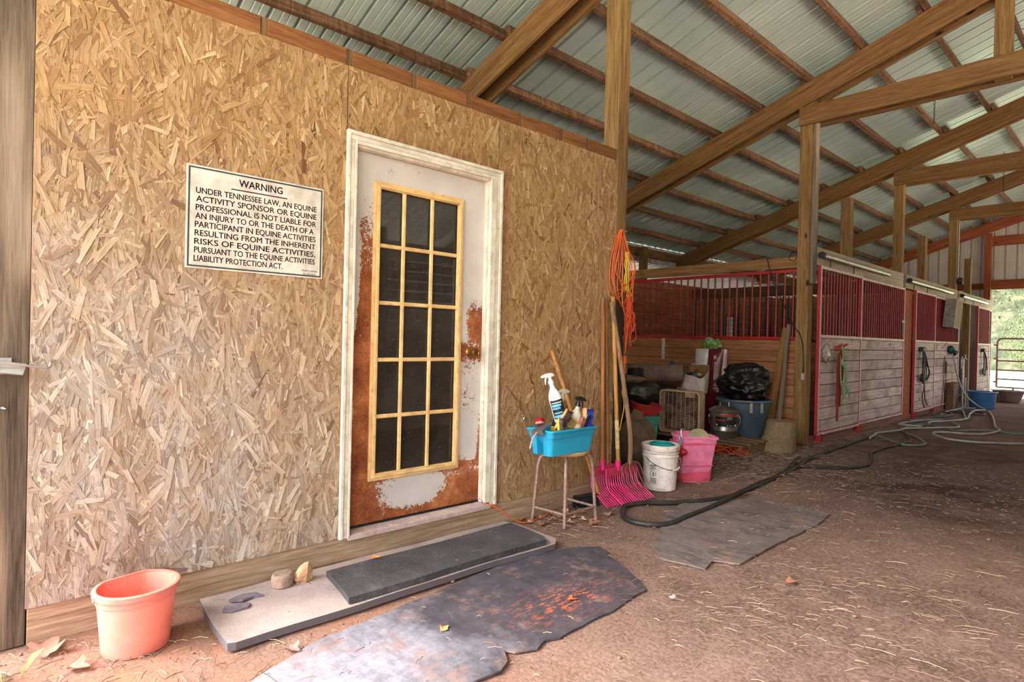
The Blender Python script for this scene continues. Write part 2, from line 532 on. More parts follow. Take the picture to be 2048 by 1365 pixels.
g = MB(); g.box((-3.5, -30, -0.3), (9, -2.19, -0.012)); g.box((7.79, -2.19, -0.4), (40, 19.14, -0.03)); g.box((-1.5, 19.14, -0.3), (9, 20.2, -0.012)); g.box((-45, -2.19, -0.4), (-4.24, 19.14, -0.03)); struct(g.build('ground_bounce', GRAVEL))  # unseen ground outside; pale gravel put in to bounce warm light indoors

# ---- OSB wall with strand flakes
def osb_wall():
    rects = [(0.152, 1.408, 0.142, 2.60), (1.413, 2.447, 2.245, 2.60), (2.452, 3.672, 0.142, 2.60), (1.413, 1.47, 0.142, 2.245), (2.40, 2.447, 0.142, 2.245)]
    b = MB(); uvs = []
    for (ya, yb, za, zb) in rects:
        b.box((-0.012, ya, za), (0.0, yb, zb))
    nbase = len(b.f)
    rng = random.Random(3)
    for ri, (ya, yb, za, zb) in enumerate(rects[:3]):
        area = (yb - ya) * (zb - za)
        n = int(area * 3100)
        for k in range(n):
            cy = rng.uniform(ya, yb); cz = rng.uniform(za, zb)
            big = rng.random()
            ln = rng.uniform(0.022, 0.065) if big < 0.66 else rng.uniform(0.06, 0.16)
            wd = ln * rng.uniform(0.08, 0.26)
            wd = min(max(wd, 0.0035), 0.030)
            th = PI / 2 + rng.gauss(0, 0.42) if rng.random() < 0.8 else rng.uniform(0, PI)
            x = 0.0004 + 0.0044 * rng.random() * (1 if big > 0.6 else 0.8)
            ca, sa = math.cos(th), math.sin(th)
            t1 = rng.gauss(0, 0.016); t2 = rng.gauss(0, 0.09)
            pts = [(-ln / 2, -wd / 2), (ln / 2 * rng.uniform(0.8, 1.05), -wd / 2 * rng.uniform(0.5, 1.1)), (ln / 2, wd / 2 * rng.uniform(0.3, 1.0)), (-ln / 2 * rng.uniform(0.75, 1.05), wd / 2)]
            vs = []; uu = []
            o1, o2 = rng.uniform(0, 50), rng.uniform(0, 50)
            for (u, w) in pts:
                y = min(max(cy + u * ca - w * sa, ya), yb); z = min(max(cz + u * sa + w * ca, za), zb)
                vs.append((max(0.0002, x + t1 * u + t2 * w), y, z)); uu.append((u + o1, w + o2))
            b.add(vs, [(0, 1, 2, 3)]); uvs.append(uu)
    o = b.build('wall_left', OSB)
    me = o.data
    uvl = me.uv_layers.new(name='UVMap')
    i = 0
    for p in me.polygons:
        if p.index >= nbase:
            q = uvs[p.index - nbase]
            for li, c in zip(p.loop_indices, q): uvl.data[li].uv = c
        else:
            for li in p.loop_indices:
                co = me.vertices[me.loops[li].vertex_index].co
                uvl.data[li].uv = (co.z, co.y)
    # make sure flakes face +x
    wa = me.attributes.new('pale_grey', 'FLOAT', 'POINT'); sa_ = me.attributes.new('stain', 'FLOAT', 'POINT')
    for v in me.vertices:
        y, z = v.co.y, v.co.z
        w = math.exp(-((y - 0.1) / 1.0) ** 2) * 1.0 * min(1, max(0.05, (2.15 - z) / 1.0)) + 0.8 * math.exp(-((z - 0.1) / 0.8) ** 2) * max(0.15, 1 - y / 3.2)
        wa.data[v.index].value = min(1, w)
        st = 0.7 * math.exp(-((z - 2.28) / 0.05) ** 2) * (1 if 1.4 < y < 2.45 else 0) * (0.5 + 0.5 * (y - 1.4)) + 0.35 * math.exp(-((y - 2.5) / 0.07) ** 2) + 0.5 * math.exp(-((y - 0.55) / 0.25) ** 2 - ((z - 0.28) / 0.1) ** 2)
        sa_.data[v.index].value = min(1, st)
    struct(o)
osb_wall()
# studs / room box behind the OSB so the room is dark and closed
b = MB()
b.box((-2.9, 0.16, 2.60), (-0.02, 3.66, 2.63))            # ceiling of the room
b.box((-2.95, 0.16, 0.0), (-2.9, 3.66, 2.63))
b.box((-2.95, 0.10, 0.0), (-0.155, 0.157, 2.63))
b.box((-2.95, 3.60, 0.0), (-0.15, 3.66, 2.63))
b.box((-2.9, 0.16, 0.10), (-0.14, 3.60, 0.14))
struct(b.build('wall_room', wood('room_ply', (150, 120, 90), (120, 92, 66), (90, 66, 44), 'Z', knots=False)))
b = MB(); b.box((-0.05, 0.158, -0.03), (-0.012, 3.655, 0.146), 0.003)
struct(b.build('baseboard_left', KICK))
# top plate with rim blocks
b = MB()
cuts = [0.14, 0.56, 0.97, 1.405, 1.80, 2.19, 2.62, 3.02, 3.29, 3.655]
for i in range(len(cuts) - 1):
    b.box((-0.09, cuts[i] + (0.03 if i else 0), 2.598), (-0.006, cuts[i + 1] - 0.002, 2.69), 0.002)
struct(b.build('trim_1', PLATE))
b = MB()
for cval in cuts[1:-1]: b.box((-0.09, cval, 2.596), (-0.009, cval + 0.028, 2.69))
struct(b.build('trim_2', PLATE_END))

# ---- corrugated sheets
def rib_profile(w0, w1, pitch=0.2286, up=1):
    pts = []
    w = w0
    h = 0.034 * up; m = 0.0025 * up
    while w < w1:
        for (d, z) in ((0.0, 0), (0.008, h), (0.030, h), (0.038, 0), (0.098, 0), (0.101, m), (0.111, m), (0.114, 0), (0.160, 0), (0.163, m), (0.173, m), (0.176, 0)):
            if w + d <= w1: pts.append((w + d, z))
        w += pitch
    pts.append((w1, 0))
    return pts
RZ0, RSL, RIDGE = 4.556, 0.328, 1.75
def roof_z(x):
    return RZ0 + RSL * (x if x <= RIDGE else 2 * RIDGE - x)
YF = -2.6  # unseen front roof edge, pushed out as an overhang to cut sky light
def roof_sheet(name, xa, xb, y0, y1, zf):
    prof = rib_profile(y0, y1)
    vs = []; n = len(prof)
    for x in (xa, xb):
        for (y, h) in prof: vs.append((x, y, zf(x) + h))
    fs = [(i, i + 1, n + i + 1, n + i) for i in range(n - 1)]
    # thin upper skin so the sheet is not seen through from above
    b = MB(); b.add(vs, fs)
    vs2 = [(x, y, z + 0.004) for (x, y, z) in vs]
    b.add(vs2, [tuple(reversed(f)) for f in fs])
    return struct(b.build(name, ROOF))
roof_sheet('ceiling_left', -4.5, RIDGE + 0.02, YF, 19.25, roof_z)
roof_sheet('ceiling_right', RIDGE - 0.02, 8.0, YF, 19.25, roof_z)

def siding_y(name, x, y0, y1, z0, z1):
    prof = rib_profile(y0, y1)
    n = len(prof)
    vs = [(x - h, y, z0) for (y, h) in prof] + [(x - h, y, z1) for (y, h) in prof]
    b = MB(); b.add(vs, [(i, i + 1, n + i + 1, n + i) for i in range(n - 1)])
    return struct(b.build(name, SIDING))
# end wall (x-direction) with the big door opening 0..3.5
def end_wall():
    b = MB()
    def strip(xa, xb, z0f, z1f):
        prof = rib_profile(xa, xb, up=-1); n = len(prof)
        vs = [(x, 18.99 - h, z0f(x)) for (x, h) in prof] + [(x, 18.99 - h, z1f(x)) for (x, h) in prof]
        b.add(vs, [(i, i + 1, n + i + 1, n + i) for i in range(n - 1)])
    strip(-4.4, -0.05, lambda x: 0.0, lambda x: roof_z(x) + 0.001)
    strip(-0.05, 3.55, lambda x: 2.72, lambda x: roof_z(x) + 0.001)
    strip(3.55, 7.9, lambda x: 0.0, lambda x: roof_z(x) + 0.001)
    return struct(b.build('wall_far', SIDING))
end_wall()
# outer left wall: planks below, siding band above; with stall window openings
def plank_wall_y(name, x, y0, y1, zs, mat, th=0.04, holes=(), gap=0.004):
    b = MB()
    for (za, zb) in zip(zs[:-1], zs[1:]):
        segs = [(y0, y1)]
        for (ha, hb, hz0, hz1) in holes:
            if hz0 < zb - 0.01 and hz1 > za + 0.01:
                ns = []
                for (sa, sb) in segs:
                    if hb <= sa or ha >= sb: ns.append((sa, sb)); continue
                    if ha > sa: ns.append((sa, ha))
                    if hb < sb: ns.append((hb, sb))
                segs = ns
        for (sa, sb) in segs:
            b.box((x - th / 2, sa, za + gap / 2), (x + th / 2, sb, zb - gap / 2), 0.003)
    return b.build(name, mat)
zs = [i * 0.142 for i in range(18)]
struct(plank_wall_y('wall_back', -3.95, 3.7, 18.9, zs, PLANK_WARM, holes=((12.85, 13.45, 1.14, 1.85),)))
struct(siding_y('wall_outer', -4.25, -0.3, 18.95, 2.78, 3.155))
b = MB(); b.box((-4.32, -0.3, 0.0), (-4.26, 12.5, 2.35)); b.box((-4.32, 13.9, 0.0), (-4.26, 18.95, 2.35)); struct(b.build('wall_outer_lower', SIDING))
# lean-to roof outside the eave, seen through the gap under the eave
prof = rib_profile(-0.3, 18.95); n = len(prof)
b = MB()
b.add([(-4.2, y, 2.80 + h) for (y, h) in prof] + [(-7.4, y, 2.0 + h) for (y, h) in prof], [(i + 1, i, n + i, n + i + 1) for i in range(n - 1)])
struct(b.build('ceiling_lean_to', ROOF))
b = MB(); b.box((-7.5, -0.3, -0.05), (-7.4, 12.0, 2.05)); b.box((-7.5, 15.5, -0.05), (-7.4, 18.95, 2.05)); b.box((-7.4, -0.35, -0.05), (-4.3, -0.3, 2.7)); b.box((-7.4, 18.95, -0.05), (-4.3, 19.0, 2.7)); struct(b.build('wall_lean_to_blocker', SIDING))  # unseen wall added to cut green outside light, gap left for the window
# window in the back wall of the second stall
w = MB()
for yy in (12.85, 13.43): w.box((-3.98, yy, 1.14), (-3.92, yy + 0.02, 1.85))
for zz in (1.14, 1.83): w.box((-3.98, 12.85, zz), (-3.92, 13.45, zz + 0.02))
for k in range(1, 6): w.box((-3.97, 12.85 + 0.1 * k - 0.004, 1.14), (-3.962, 12.85 + 0.1 * k + 0.004, 1.85))
for k in range(1, 7): w.box((-3.97, 12.85, 1.14 + 0.1 * k - 0.004), (-3.962, 13.45, 1.14 + 0.1 * k + 0.004))
struct(w.build('window_1', BLACK_METAL))
# right hand stalls and outer right wall (unseen; solid and open stretches shaped for the light)
b = MB()
for k in range(9): b.box((3.56, 3.8, k * 0.142 + 0.002), (3.60, 18.9 if k < 6 else 9.4, (k + 1) * 0.142 - 0.002))
b.box((3.55, 3.8, 2.17), (3.59, 18.9, 2.40))
for k in range(7): b.box((3.60, 3.8, 1.28 + k * 0.128), (3.63, 9.4, 1.40 + k * 0.128))  # solid planks added to keep side light out of the alcove
for k in range(75):
    y = 3.85 + k * 0.2
    b.box((3.57, y - 0.009, 0.85), (3.588, y + 0.009, 2.17))
for k in range(18): b.box((3.56, 0.6, k * 0.142 + 0.002), (3.60, 3.79, (k + 1) * 0.142 - 0.002))  # front stretch added out of view to darken the near floor and OSB
struct(b.build('wall_right_unseen', PLANK_Y))
b = MB(); b.box((7.6, -0.3, 0), (7.66, 18.95, 0.9)); struct(b.build('wall_right_outer', SIDING))

# ================================================================== TIMBER FRAME
ORD = ['first', 'second', 'third', 'fourth', 'fifth', 'sixth', 'seventh', 'eighth', 'ninth', 'tenth']
def timber(name, a, b_, w, h, mat, label, cat, group=None, roll=0.0, ch=0.004):
    a = Vector(a); b_ = Vector(b_); d = b_ - a
    m = MB(); m.box((0, -w / 2, -h / 2), (d.length, w / 2, h / 2), ch)
    o = m.build(name, mat)
    o.matrix_world = Matrix.Translation(a) @ d.to_track_quat('X', 'Z').to_matrix().to_4x4() @ Matrix.Rotation(roll, 4, 'X')
    return tag(o, label, cat, group)
# posts (x0,x1,y0,y1,z1)
def post(x0, x1, y0, y1, z1, mat, label, z0=0.0, name='post', cat='post', group=None):
    cx, cy = (x0 + x1) / 2, (y0 + y1) / 2
    m = MB(); m.box((0, -(x1 - x0) / 2, -(y1 - y0) / 2), (z1 - z0, (x1 - x0) / 2, (y1 - y0) / 2), 0.004)
    o = m.build(name, mat)
    o.matrix_world = Matrix(((0, 1, 0, cx), (0, 0, 1, cy), (1, 0, 0, z0), (0, 0, 0, 1)))
    return tag(o, label, cat, group)
post(-0.152, -0.012, 0.012, 0.153, 4.40, GREYPOST, 'grey weathered corner post at the left end of the strand board wall')
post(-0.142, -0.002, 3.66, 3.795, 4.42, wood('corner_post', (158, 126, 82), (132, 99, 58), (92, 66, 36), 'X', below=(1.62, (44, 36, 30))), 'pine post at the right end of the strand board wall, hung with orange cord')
post(-0.17, -0.03, 7.46, 7.60, 4.36, PINE_POST, 'thick pine post at the near corner of the first stall')
post(-0.18, -0.04, 11.27, 11.39, 4.33, PINE_POST, 'tall dark pine post between the first and second stalls')
post(-0.18, -0.04, 15.07, 15.20, 4.33, PINE_POST, 'tall dark pine post beside the far side of the second stall')
post(-0.18, -0.045, 18.78, 18.905, 4.12, REDPINE, 'reddish pine post at the left side of the far doorway')
for yy, lab in ((8.87, 'short square post rising above the middle of the first stall front'), (12.72, 'short square post rising above the middle of the second stall front'), (16.52, 'short square post rising above the passage before the third stall')):
    post(-0.17, -0.05, yy, yy + 0.14, 3.24, PINE_POST, lab)
m = post(-0.03, 0.01, 7.48, 7.60, 4.0, GREYPOST, 'dark narrow board nailed up the aisle side of the thick pine post', z0=1.95, name='post_board', cat='board')
# rafters: a pair on each truss
yT = [3.728, 7.53, 11.33, 15.135, 18.89]
RN = ['over the tack room door wall', 'at the first stall corner', 'between the first and second stalls', 'beyond the second stall', 'against the far end wall']
for i, y in enumerate(yT):
    for s, w_ in ((-1, 'near'), (1, 'far')):
        if i == 4 and s == 1: continue
        yy = y + s * 0.092
        zc = lambda x: 4.43 - 0.135 + RSL * x
        timber('rafter', (-4.35, yy, zc(-4.35)), (RIDGE, yy, zc(RIDGE)), 0.04, 0.255, REDPINE if i == 4 else PINE, f'{"reddish" if i == 4 else "brown"} sloping rafter {RN[i]}, {w_} board of its pair' if i < 4 else 'reddish sloping rafter against the far end wall', 'rafter', 'paired roof rafters')
# right-hand rafters that reach the ridge inside the frame
    zr = lambda x: 4.43 - 0.135 + RSL * (2 * RIDGE - x)
    if i == 1:
        timber('rafter', (RIDGE + 0.05, y - 0.092, zr(RIDGE + 0.05)), (7.8, y - 0.092, zr(7.8)), 0.04, 0.255, PINE, 'brown rafter falling away to the right of the hanging king post', 'rafter')
# tie beams
for i, lab in ((1, 'long horizontal tie beam from the thick pine post, highest and nearest'), (2, 'horizontal tie beam from the post between the stalls, second in line'), (3, 'horizontal tie beam beyond the second stall, third in line')):
    y = yT[i]
    timber('tie_beam', (-0.175, y - 0.092, 3.995), (3.68, y - 0.092, 3.995), 0.04, 0.225, PINE, lab, 'beam', 'horizontal tie beams over the aisle')
    timber('tie_beam', (-0.175, y + 0.10, 3.995), (3.68, y + 0.10, 3.995), 0.04, 0.225, PINE, lab.replace('horizontal tie beam', 'rear twin board of the tie beam'), 'beam', 'horizontal tie beams over the aisle')
timber('girt', (-0.18, 18.93, 3.93), (3.7, 18.93, 3.93), 0.04, 0.24, REDPINE, 'upper reddish girt across the far end wall', 'beam')
timber('girt', (-0.04, 18.93, 2.83), (3.7, 18.93, 2.83), 0.06, 0.24, REDPINE, 'reddish header board over the far doorway', 'beam')
timber('girt', (-4.1, 18.93, 2.80), (-0.19, 18.93, 2.80), 0.04, 0.16, REDPINE, 'reddish girt on the end wall left of the far doorway', 'beam')
post(RIDGE - 0.07, RIDGE + 0.07, 7.47, 7.59, 4.85, PINE_POST, 'dark king post hanging at the ridge, top right', z0=3.90, name='king_post', cat='post')
# purlins
rows = [1.67 - 0.597 * k for k in range(10)]
spans = [(YF + 0.1, 3.80), (3.62, 7.62), (7.42, 11.45), (11.22, 15.25), (15.03, 18.95)]
bayn = ['over the strand board room', 'over the cluttered alcove', 'over the first stall', 'over the second stall', 'over the far passage']
for bi, (ya, yb) in enumerate(spans):
    for k, x in enumerate(rows):
        if bi == 0 and k < 2: continue
        if bi == 1 and k < 0: continue
        off = 0.030 if bi % 2 else -0.030
        xx = x + off
        timber('purlin', (xx, ya, 4.43 + RSL * xx + 0.059), (xx, yb, 4.43 + RSL * xx + 0.059), 0.054, 0.102, ROUGH, f'rough sawn purlin, {ORD[k]} row below the ridge, {bayn[bi]}', 'purlin', 'rough sawn roof purlins', roll=-math.atan(RSL))
# eave header and its short posts
timber('eave_beam', (-4.2, 3.75, 3.00), (-4.2, 11.3, 3.00), 0.04, 0.17, PINE, 'long eave beam above the back of the stalls', 'beam')
post(-4.17, -4.05, 9.75, 9.89, 3.08, PINE_POST, 'short post from the back wall of the stall up to the eave beam', z0=2.41)
timber('eave_beam', (-4.2, 11.3, 3.00), (-4.2, 18.9, 3.00), 0.04, 0.17, PINE, 'eave beam above the back of the second stall', 'beam')
# ================================================================== DOOR
CASE = plain('door_casing', (216, 208, 190), 0.5, 0, 0.4, dirt=(150, 134, 108), dirt_amt=0.18, scale=10)
LITE = plain('lite_frame_cream', (226, 188, 128), 0.5, 0, 0.4, dirt=(186, 140, 84), dirt_amt=0.3, scale=9)
BRASS = plain('old_brass', (150, 112, 60), 0.32, 0.85, 0.5, dirt=(84, 62, 36), dirt_amt=0.5, scale=30)
ALU = plain('sill_alu', (198, 178, 172), 0.55, 0.1, 0.4, dirt=(160, 136, 124), dirt_amt=0.5, scale=8)
t = NT('rusty_door_paint')
v = t.coord((1, 1, 1), shift=False)
at = t.n('Attribute'); at.attribute_name = 'rust'
n1 = t.noise(v, 9, 6, 0.65); n2 = t.noise(v, 55, 4, 0.7); n3 = t.noise(v, 160, 3, 0.7)
m = t.math('ADD', at.outputs['Fac'], t.math('MULTIPLY', t.math('SUBTRACT', n1, 0.5), 1.5))
m = t.math('ADD', m, t.math('MULTIPLY', t.math('SUBTRACT', n2, 0.5), 1.5))
m = t.math('ADD', m, t.math('MULTIPLY', t.math('SUBTRACT', n3, 0.5), 1.1))
mask = t.ramp(m, [(0.46, (0, 0, 0, 1)), (0.54, (1, 1, 1, 1))])
rust = t.ramp(t.math('ADD', t.math('MULTIPLY', t.noise(v, 240, 3, 0.75), 0.55), t.math('MULTIPLY', t.noise(v, 6, 5, 0.65), 0.45)), [(0.36, L((74, 34, 18))), (0.45, L((118, 58, 28))), (0.53, L((158, 88, 44))), (0.62, L((198, 134, 82)))])
paint = t.ramp(t.noise(v, 3, 4), [(0.35, L((186, 180, 176))), (0.65, L((206, 200, 194)))])
t.base(t.mix(mask, paint, rust))
rr = t.n('MapRange'); t.l(mask, rr.inputs[0]); rr.inputs[3].default_value = 0.42; rr.inputs[4].default_value = 0.9
t.l(rr.outputs[0], t.b.inputs['Roughness'])
t.bump(m, 0.15, 0.003)
RUSTY = t.m
t = NT('dusty_glass')
tr = t.n('BsdfTransparent'); tr.inputs[0].default_value = (0.34, 0.34, 0.32, 1)
gl = t.n('BsdfGlossy'); gl.inputs['Roughness'].default_value = 0.03; gl.inputs['Color'].default_value = (0.9, 0.9, 0.9, 1)
fr = t.n('Fresnel', IOR=1.5)
ms = t.n('MixShader'); t.l(fr.outputs[0], ms.inputs[0]); t.l(tr.outputs[0], ms.inputs[1]); t.l(gl.outputs[0], ms.inputs[2])
df = t.n('BsdfDiffuse'); df.inputs['Color'].default_value = L((150, 142, 130))
v = t.coord((1, 1, 1), shift=False)
dm = t.math('ADD', t.ramp(t.noise(v, 85, 3, 0.8), [(0.63, (0.03, 0.03, 0.03, 1)), (0.72, (0.6, 0.6, 0.6, 1))]), t.ramp(t.noise(v, 3, 5), [(0.3, (0.0, 0.0, 0.0, 1)), (0.8, (0.1, 0.1, 0.1, 1))]))
m2 = t.n('MixShader'); t.l(dm, m2.inputs[0]); t.l(ms.outputs[0], m2.inputs[1]); t.l(df.outputs[0], m2.inputs[2])
t.l(m2.outputs[0], t.out.inputs['Surface'])
GLASS = t.m

door = bpy.data.objects.new('door_1', None); col.objects.link(door); door.location = (0, 1.9, 0.128); struct(door)
DY, DZ = 1.9, 0.128
def dB(): return MB()
def dbox(b, x0, x1, y0, y1, z0, z1, ch=0.0): return b.box((x0, y0 - DY, z0 - DZ), (x1, y1 - DY, z1 - DZ), ch)
# slab as a fine grid with an opening for the glazing
def slab():
    b = MB(); ny, nz = 92, 202
    y0, y1, z0, z1 = 1.463, 2.385, 0.172, 2.19
    ys = [y0 + (y1 - y0) * i / ny for i in range(ny + 1)]; zz = [z0 + (z1 - z0) * i / nz for i in range(nz + 1)]
    vs = [(-0.045, y - DY, z - DZ) for z in zz for y in ys]; fs = []
    for j in range(nz):
        for i in range(ny):
            yc, zc = (ys[i] + ys[i + 1]) / 2, (zz[j] + zz[j + 1]) / 2
            if 1.625 < yc < 2.175 and 0.435 < zc < 2.015: continue
            a = j * (ny + 1) + i
            fs.append((a, a + 1, a + ny + 2, a + ny + 1))
    b.add(vs, fs)
    for (ya, yb, za, zb) in ((y0, 1.62, z0, z1), (2.18, y1, z0, z1), (1.62, 2.18, z0, 0.43), (1.62, 2.18, 2.02, z1)):
        b.box((-0.088, ya - DY, za - DZ), (-0.0455, yb - DY, zb - DZ))
    o = b.build('slab', RUSTY, door)
    at = o.data.attributes.new('rust', 'FLOAT', 'POINT')
    def sm(a, b_, x):
        t_ = min(1, max(0, (x - a) / (b_ - a))); return t_ * t_ * (3 - 2 * t_)
    for vtx in o.data.vertices:
        y, z = vtx.co.y + DY, vtx.co.z + DZ
        r = 0.0
        # left stile: speckled at the top, solid lower down, thin painted strip kept at the hinge edge
        if y < 1.64:
            r = sm(2.06, 1.45, z) * 0.85 + 0.12 * sm(2.1, 1.95, z)
            edge = 1.488 + 0.022 * math.sin(z * 5) * sm(0.6, 1.3, z)
            if z > 0.75: r *= sm(edge, edge + 0.03, y)
        # bottom rail
        if z < 0.44:
            d = math.hypot((y - 1.90) / 0.235, (z - 0.325) / 0.11)
            rb = sm(0.55, 1.35, d) * 0.95
            if y > 2.1 and z > 0.36: rb = min(rb, 0.62)
            r = max(r if y < 1.64 else 0, rb)
        # right stile
        if y > 2.17 and z >= 0.4:
            e = sm(2.33, 2.385, y)
            rr_ = e * (0.35 + 0.25 * math.sin(z * 9 + 1)) * sm(1.0, 0.5, z) + 0.9 * e * sm(0.62, 0.5, z)
            rr_ = max(rr_, (1.02 * math.exp(-(((z - 1.27) / 0.16) ** 2)) * sm(2.22, 2.31, y)), 0.8 * math.exp(-(((z - 1.12) / 0.07) ** 2)))
            rr_ = max(rr_, 0.6 * math.exp(-(((z - 0.42) / 0.06) ** 2 + ((y - 2.2) / 0.08) ** 2)), 0.28 * math.exp(-(((z - 0.95) / 0.25) ** 2)))
            r = max(r, rr_)
        at.data[vtx.index].value = min(1, r)
slab()
# casing: left, right and head, stepped profile
b = dB(); dbox(b, 0.004, 0.024, 1.405, 1.425, 0.138, 2.268, 0.003); dbox(b, 0.004, 0.018, 1.425, 1.45, 0.138, 2.235, 0.003); dbox(b, 0.004, 0.022, 1.45, 1.463, 0.138, 2.222, 0.002)
b.build('casing_side', CASE, door)
b = dB(); dbox(b, 0.004, 0.024, 2.455, 2.476, 0.142, 2.268, 0.003); dbox(b, 0.004, 0.018, 2.425, 2.455, 0.142, 2.235, 0.003); dbox(b, 0.004, 0.022, 2.378, 2.425, 0.165, 2.222, 0.003)
b.build('casing_side', CASE, door)
b = dB(); dbox(b, 0.004, 0.0245, 1.404, 2.477, 2.248, 2.2685, 0.003); dbox(b, 0.004, 0.0185, 1.425, 2.456, 2.222, 2.248, 0.003); dbox(b, 0.004, 0.0225, 1.45, 2.426, 2.203, 2.222, 0.003)
b.build('casing_head', CASE, door)
b = dB(); dbox(b, -0.09, 0.004, 1.44, 1.461, 0.165, 2.225); dbox(b, -0.09, 0.004, 2.387, 2.425, 0.165, 2.225); dbox(b, -0.09, 0.004, 1.461, 2.387, 2.193, 2.225)
dbox(b, -0.044, -0.012, 2.378, 2.387, 0.165, 2.193)
b.build('jamb', CASE, door)
b = MB(); b.add([(-0.10, 1.453 - DY, 0.172 - DZ), (0.028, 1.453 - DY, 0.150 - DZ), (0.028, 2.424 - DY, 0.150 - DZ), (-0.10, 2.424 - DY, 0.172 - DZ),
                 (-0.10, 1.453 - DY, 0.14 - DZ), (0.028, 1.453 - DY, 0.128 - DZ), (0.028, 2.424 - DY, 0.128 - DZ), (-0.10, 2.424 - DY, 0.14 - DZ)],
                [(0, 1, 2, 3), (7, 6, 5, 4), (1, 5, 6, 2), (0, 4, 5, 1), (3, 2, 6, 7), (0, 3, 7, 4)])
b.build('threshold', ALU, door)
b = dB(); dbox(b, -0.09, -0.04, 1.463, 2.385, 0.164, 0.176); b.build('weather_strip', BLACK_METAL, door)
# glazing frame (outer moulding in two steps) + muntins + glass
b = dB()
for (o, i_, xf) in ((0.0, 0.016, -0.032), (0.016, 0.034, -0.024), (0.034, 0.040, -0.030)):
    ya, yb, za, zb = 1.595 + o, 2.208 - o, 0.403 + o, 2.050 - o
    w_ = i_ - o
    dbox(b, -0.05, xf, ya, ya + w_, za, zb, 0.002); dbox(b, -0.05, xf, yb - w_, yb, za, zb, 0.002)
    dbox(b, -0.05, xf, ya + w_, yb - w_, za, za + w_, 0.002); dbox(b, -0.05, xf, ya + w_, yb - w_, zb - w_, zb, 0.002)
b.build('lite_frame', LITE, door)
for ym in (1.789, 1.980):
    b = dB(); dbox(b, -0.052, -0.036, ym - 0.011, ym + 0.011, 0.435, 2.02, 0.004); b.build('muntin', LITE, door)
for zm in (1.701, 1.385, 1.070, 0.756):
    b = dB(); dbox(b, -0.053, -0.037, 1.63, 2.172, zm - 0.011, zm + 0.011, 0.004); b.build('muntin', LITE, door)
b = dB(); dbox(b, -0.058, -0.055, 1.62, 2.18, 0.43, 2.02); b.build('glass', GLASS, door)
# knob
km = Matrix.Translation((-0.044, 2.288 - DY, 1.112 - DZ)) @ Matrix.Rotation(R(90), 4, 'Y')
b = MB(); b.lathe([(0.0, 0.012), (0.024, 0.012), (0.034, 0.004), (0.036, 0)], 28, mat=km)
rose = b.build('rose', BRASS, door)
b = MB(); b.lathe([(0.013, 0.0), (0.014, 0.022), (0.020, 0.030), (0.026, 0.040), (0.027, 0.056), (0.024, 0.062), (0.020, 0.0625), (0.018, 0.059), (0.008, 0.060), (0.0, 0.061)], 28, mat=km)
kn = b.build('knob', BRASS, door)
b = MB(); b.box((-0.001, -0.004, 0.059), (0.001, 0.004, 0.0615), 0, km); b.build('keyhole', BLACK_METAL, kn)
# small screws in the OSB
for (y, z) in ((0.19, 2.62 - 0.2), (0.24, 1.66), (0.62, 0.55), (0.95, 0.33), (1.32, 2.42), (1.05, 1.29)): pass

# ================================================================== WARNING SIGN
SIGNW = plain('sign_face', (210, 202, 190), 0.45, 0, 0.4, dirt=(196, 178, 150), dirt_amt=0.12, scale=12)
INK = plain('sign_ink', (44, 46, 58), 0.55)
sg = thing('warning_sign', 'off-white warning sign with dark lettering screwed to the strand board wall', 'sign', (0.005, 0.666, 1.481))
b = MB(); b.box((0.0, 0.0, 0.0), (0.004, 0.622, 0.452), 0.001); b.build('board', SIGNW, sg)
b = MB()
o_ = 0.0075; tck = 0.007
for (y0, y1, z0, z1) in ((o_, 0.622 - o_, o_, o_ + tck), (o_, 0.622 - o_, 0.452 - o_ - tck, 0.452 - o_), (o_, o_ + tck, o_ + tck, 0.452 - o_ - tck), (0.622 - o_ - tck, 0.622 - o_, o_ + tck, 0.452 - o_ - tck)):
    b.box((0.0041, y0, z0), (0.0046, y1, z1))
b.build('border', plain('sign_border', (52, 66, 66), 0.5), sg)
def on_wall(x, y, z, sc, sx=1.0):
    return Matrix.Translation((x, y, z)) @ Matrix(((0, 0, 1, 0), (1, 0, 0, 0), (0, 1, 0, 0), (0, 0, 0, 1)))
CAP = 0.69
def sign_line(name, body, y0, y1, zb, cap, bold=0.022):
    return text_mesh(body, cap / CAP, INK, name, sg, on_wall(0.0046, y0 - 0.666, zb - 1.481, 1), width=y1 - y0, depth=0.0002, smear=bold * cap)
sign_line('heading', 'WARNING', 0.882, 1.080, 1.871, 0.032, 0.026)
b = MB(); b.box((0.0041, 0.849 - 0.666, 1.851 - 1.481), (0.0047, 1.104 - 0.666, 1.8565 - 1.481)); b.build('underline', INK, sg)
for i, (tx, y0, y1) in enumerate((('UNDER TENNESSEE LAW, AN EQUINE', .704, 1.251), ('ACTIVITY SPONSOR OR EQUINE', .705, 1.251), ('PROFESSIONAL IS NOT LIABLE FOR', .704, 1.250), ('AN INJURY TO OR THE DEATH OF A', .703, 1.238),
        ('PARTICIPANT IN EQUINE ACTIVITIES', .702, 1.249), ('RESULTING FROM THE INHERENT', .702, 1.249), ('RISKS OF EQUINE ACTIVITIES,', .701, 1.249), ('PURSUANT TO THE EQUINE ACTIVITIES', .701, 1.247), ('LIABILITY PROTECTION ACT.', .700, 1.087))):
    sign_line('text_line', tx, y0, y1, 1.8115 - 0.0373 * i, 0.0255)
sign_line('maker_text', 'TRIPLE J SIGNS', 1.182, 1.260, 1.5115, 0.009, 0.004)
sign_line('maker_text', '334 264-0267', 1.188, 1.253, 1.4965, 0.008, 0.004)
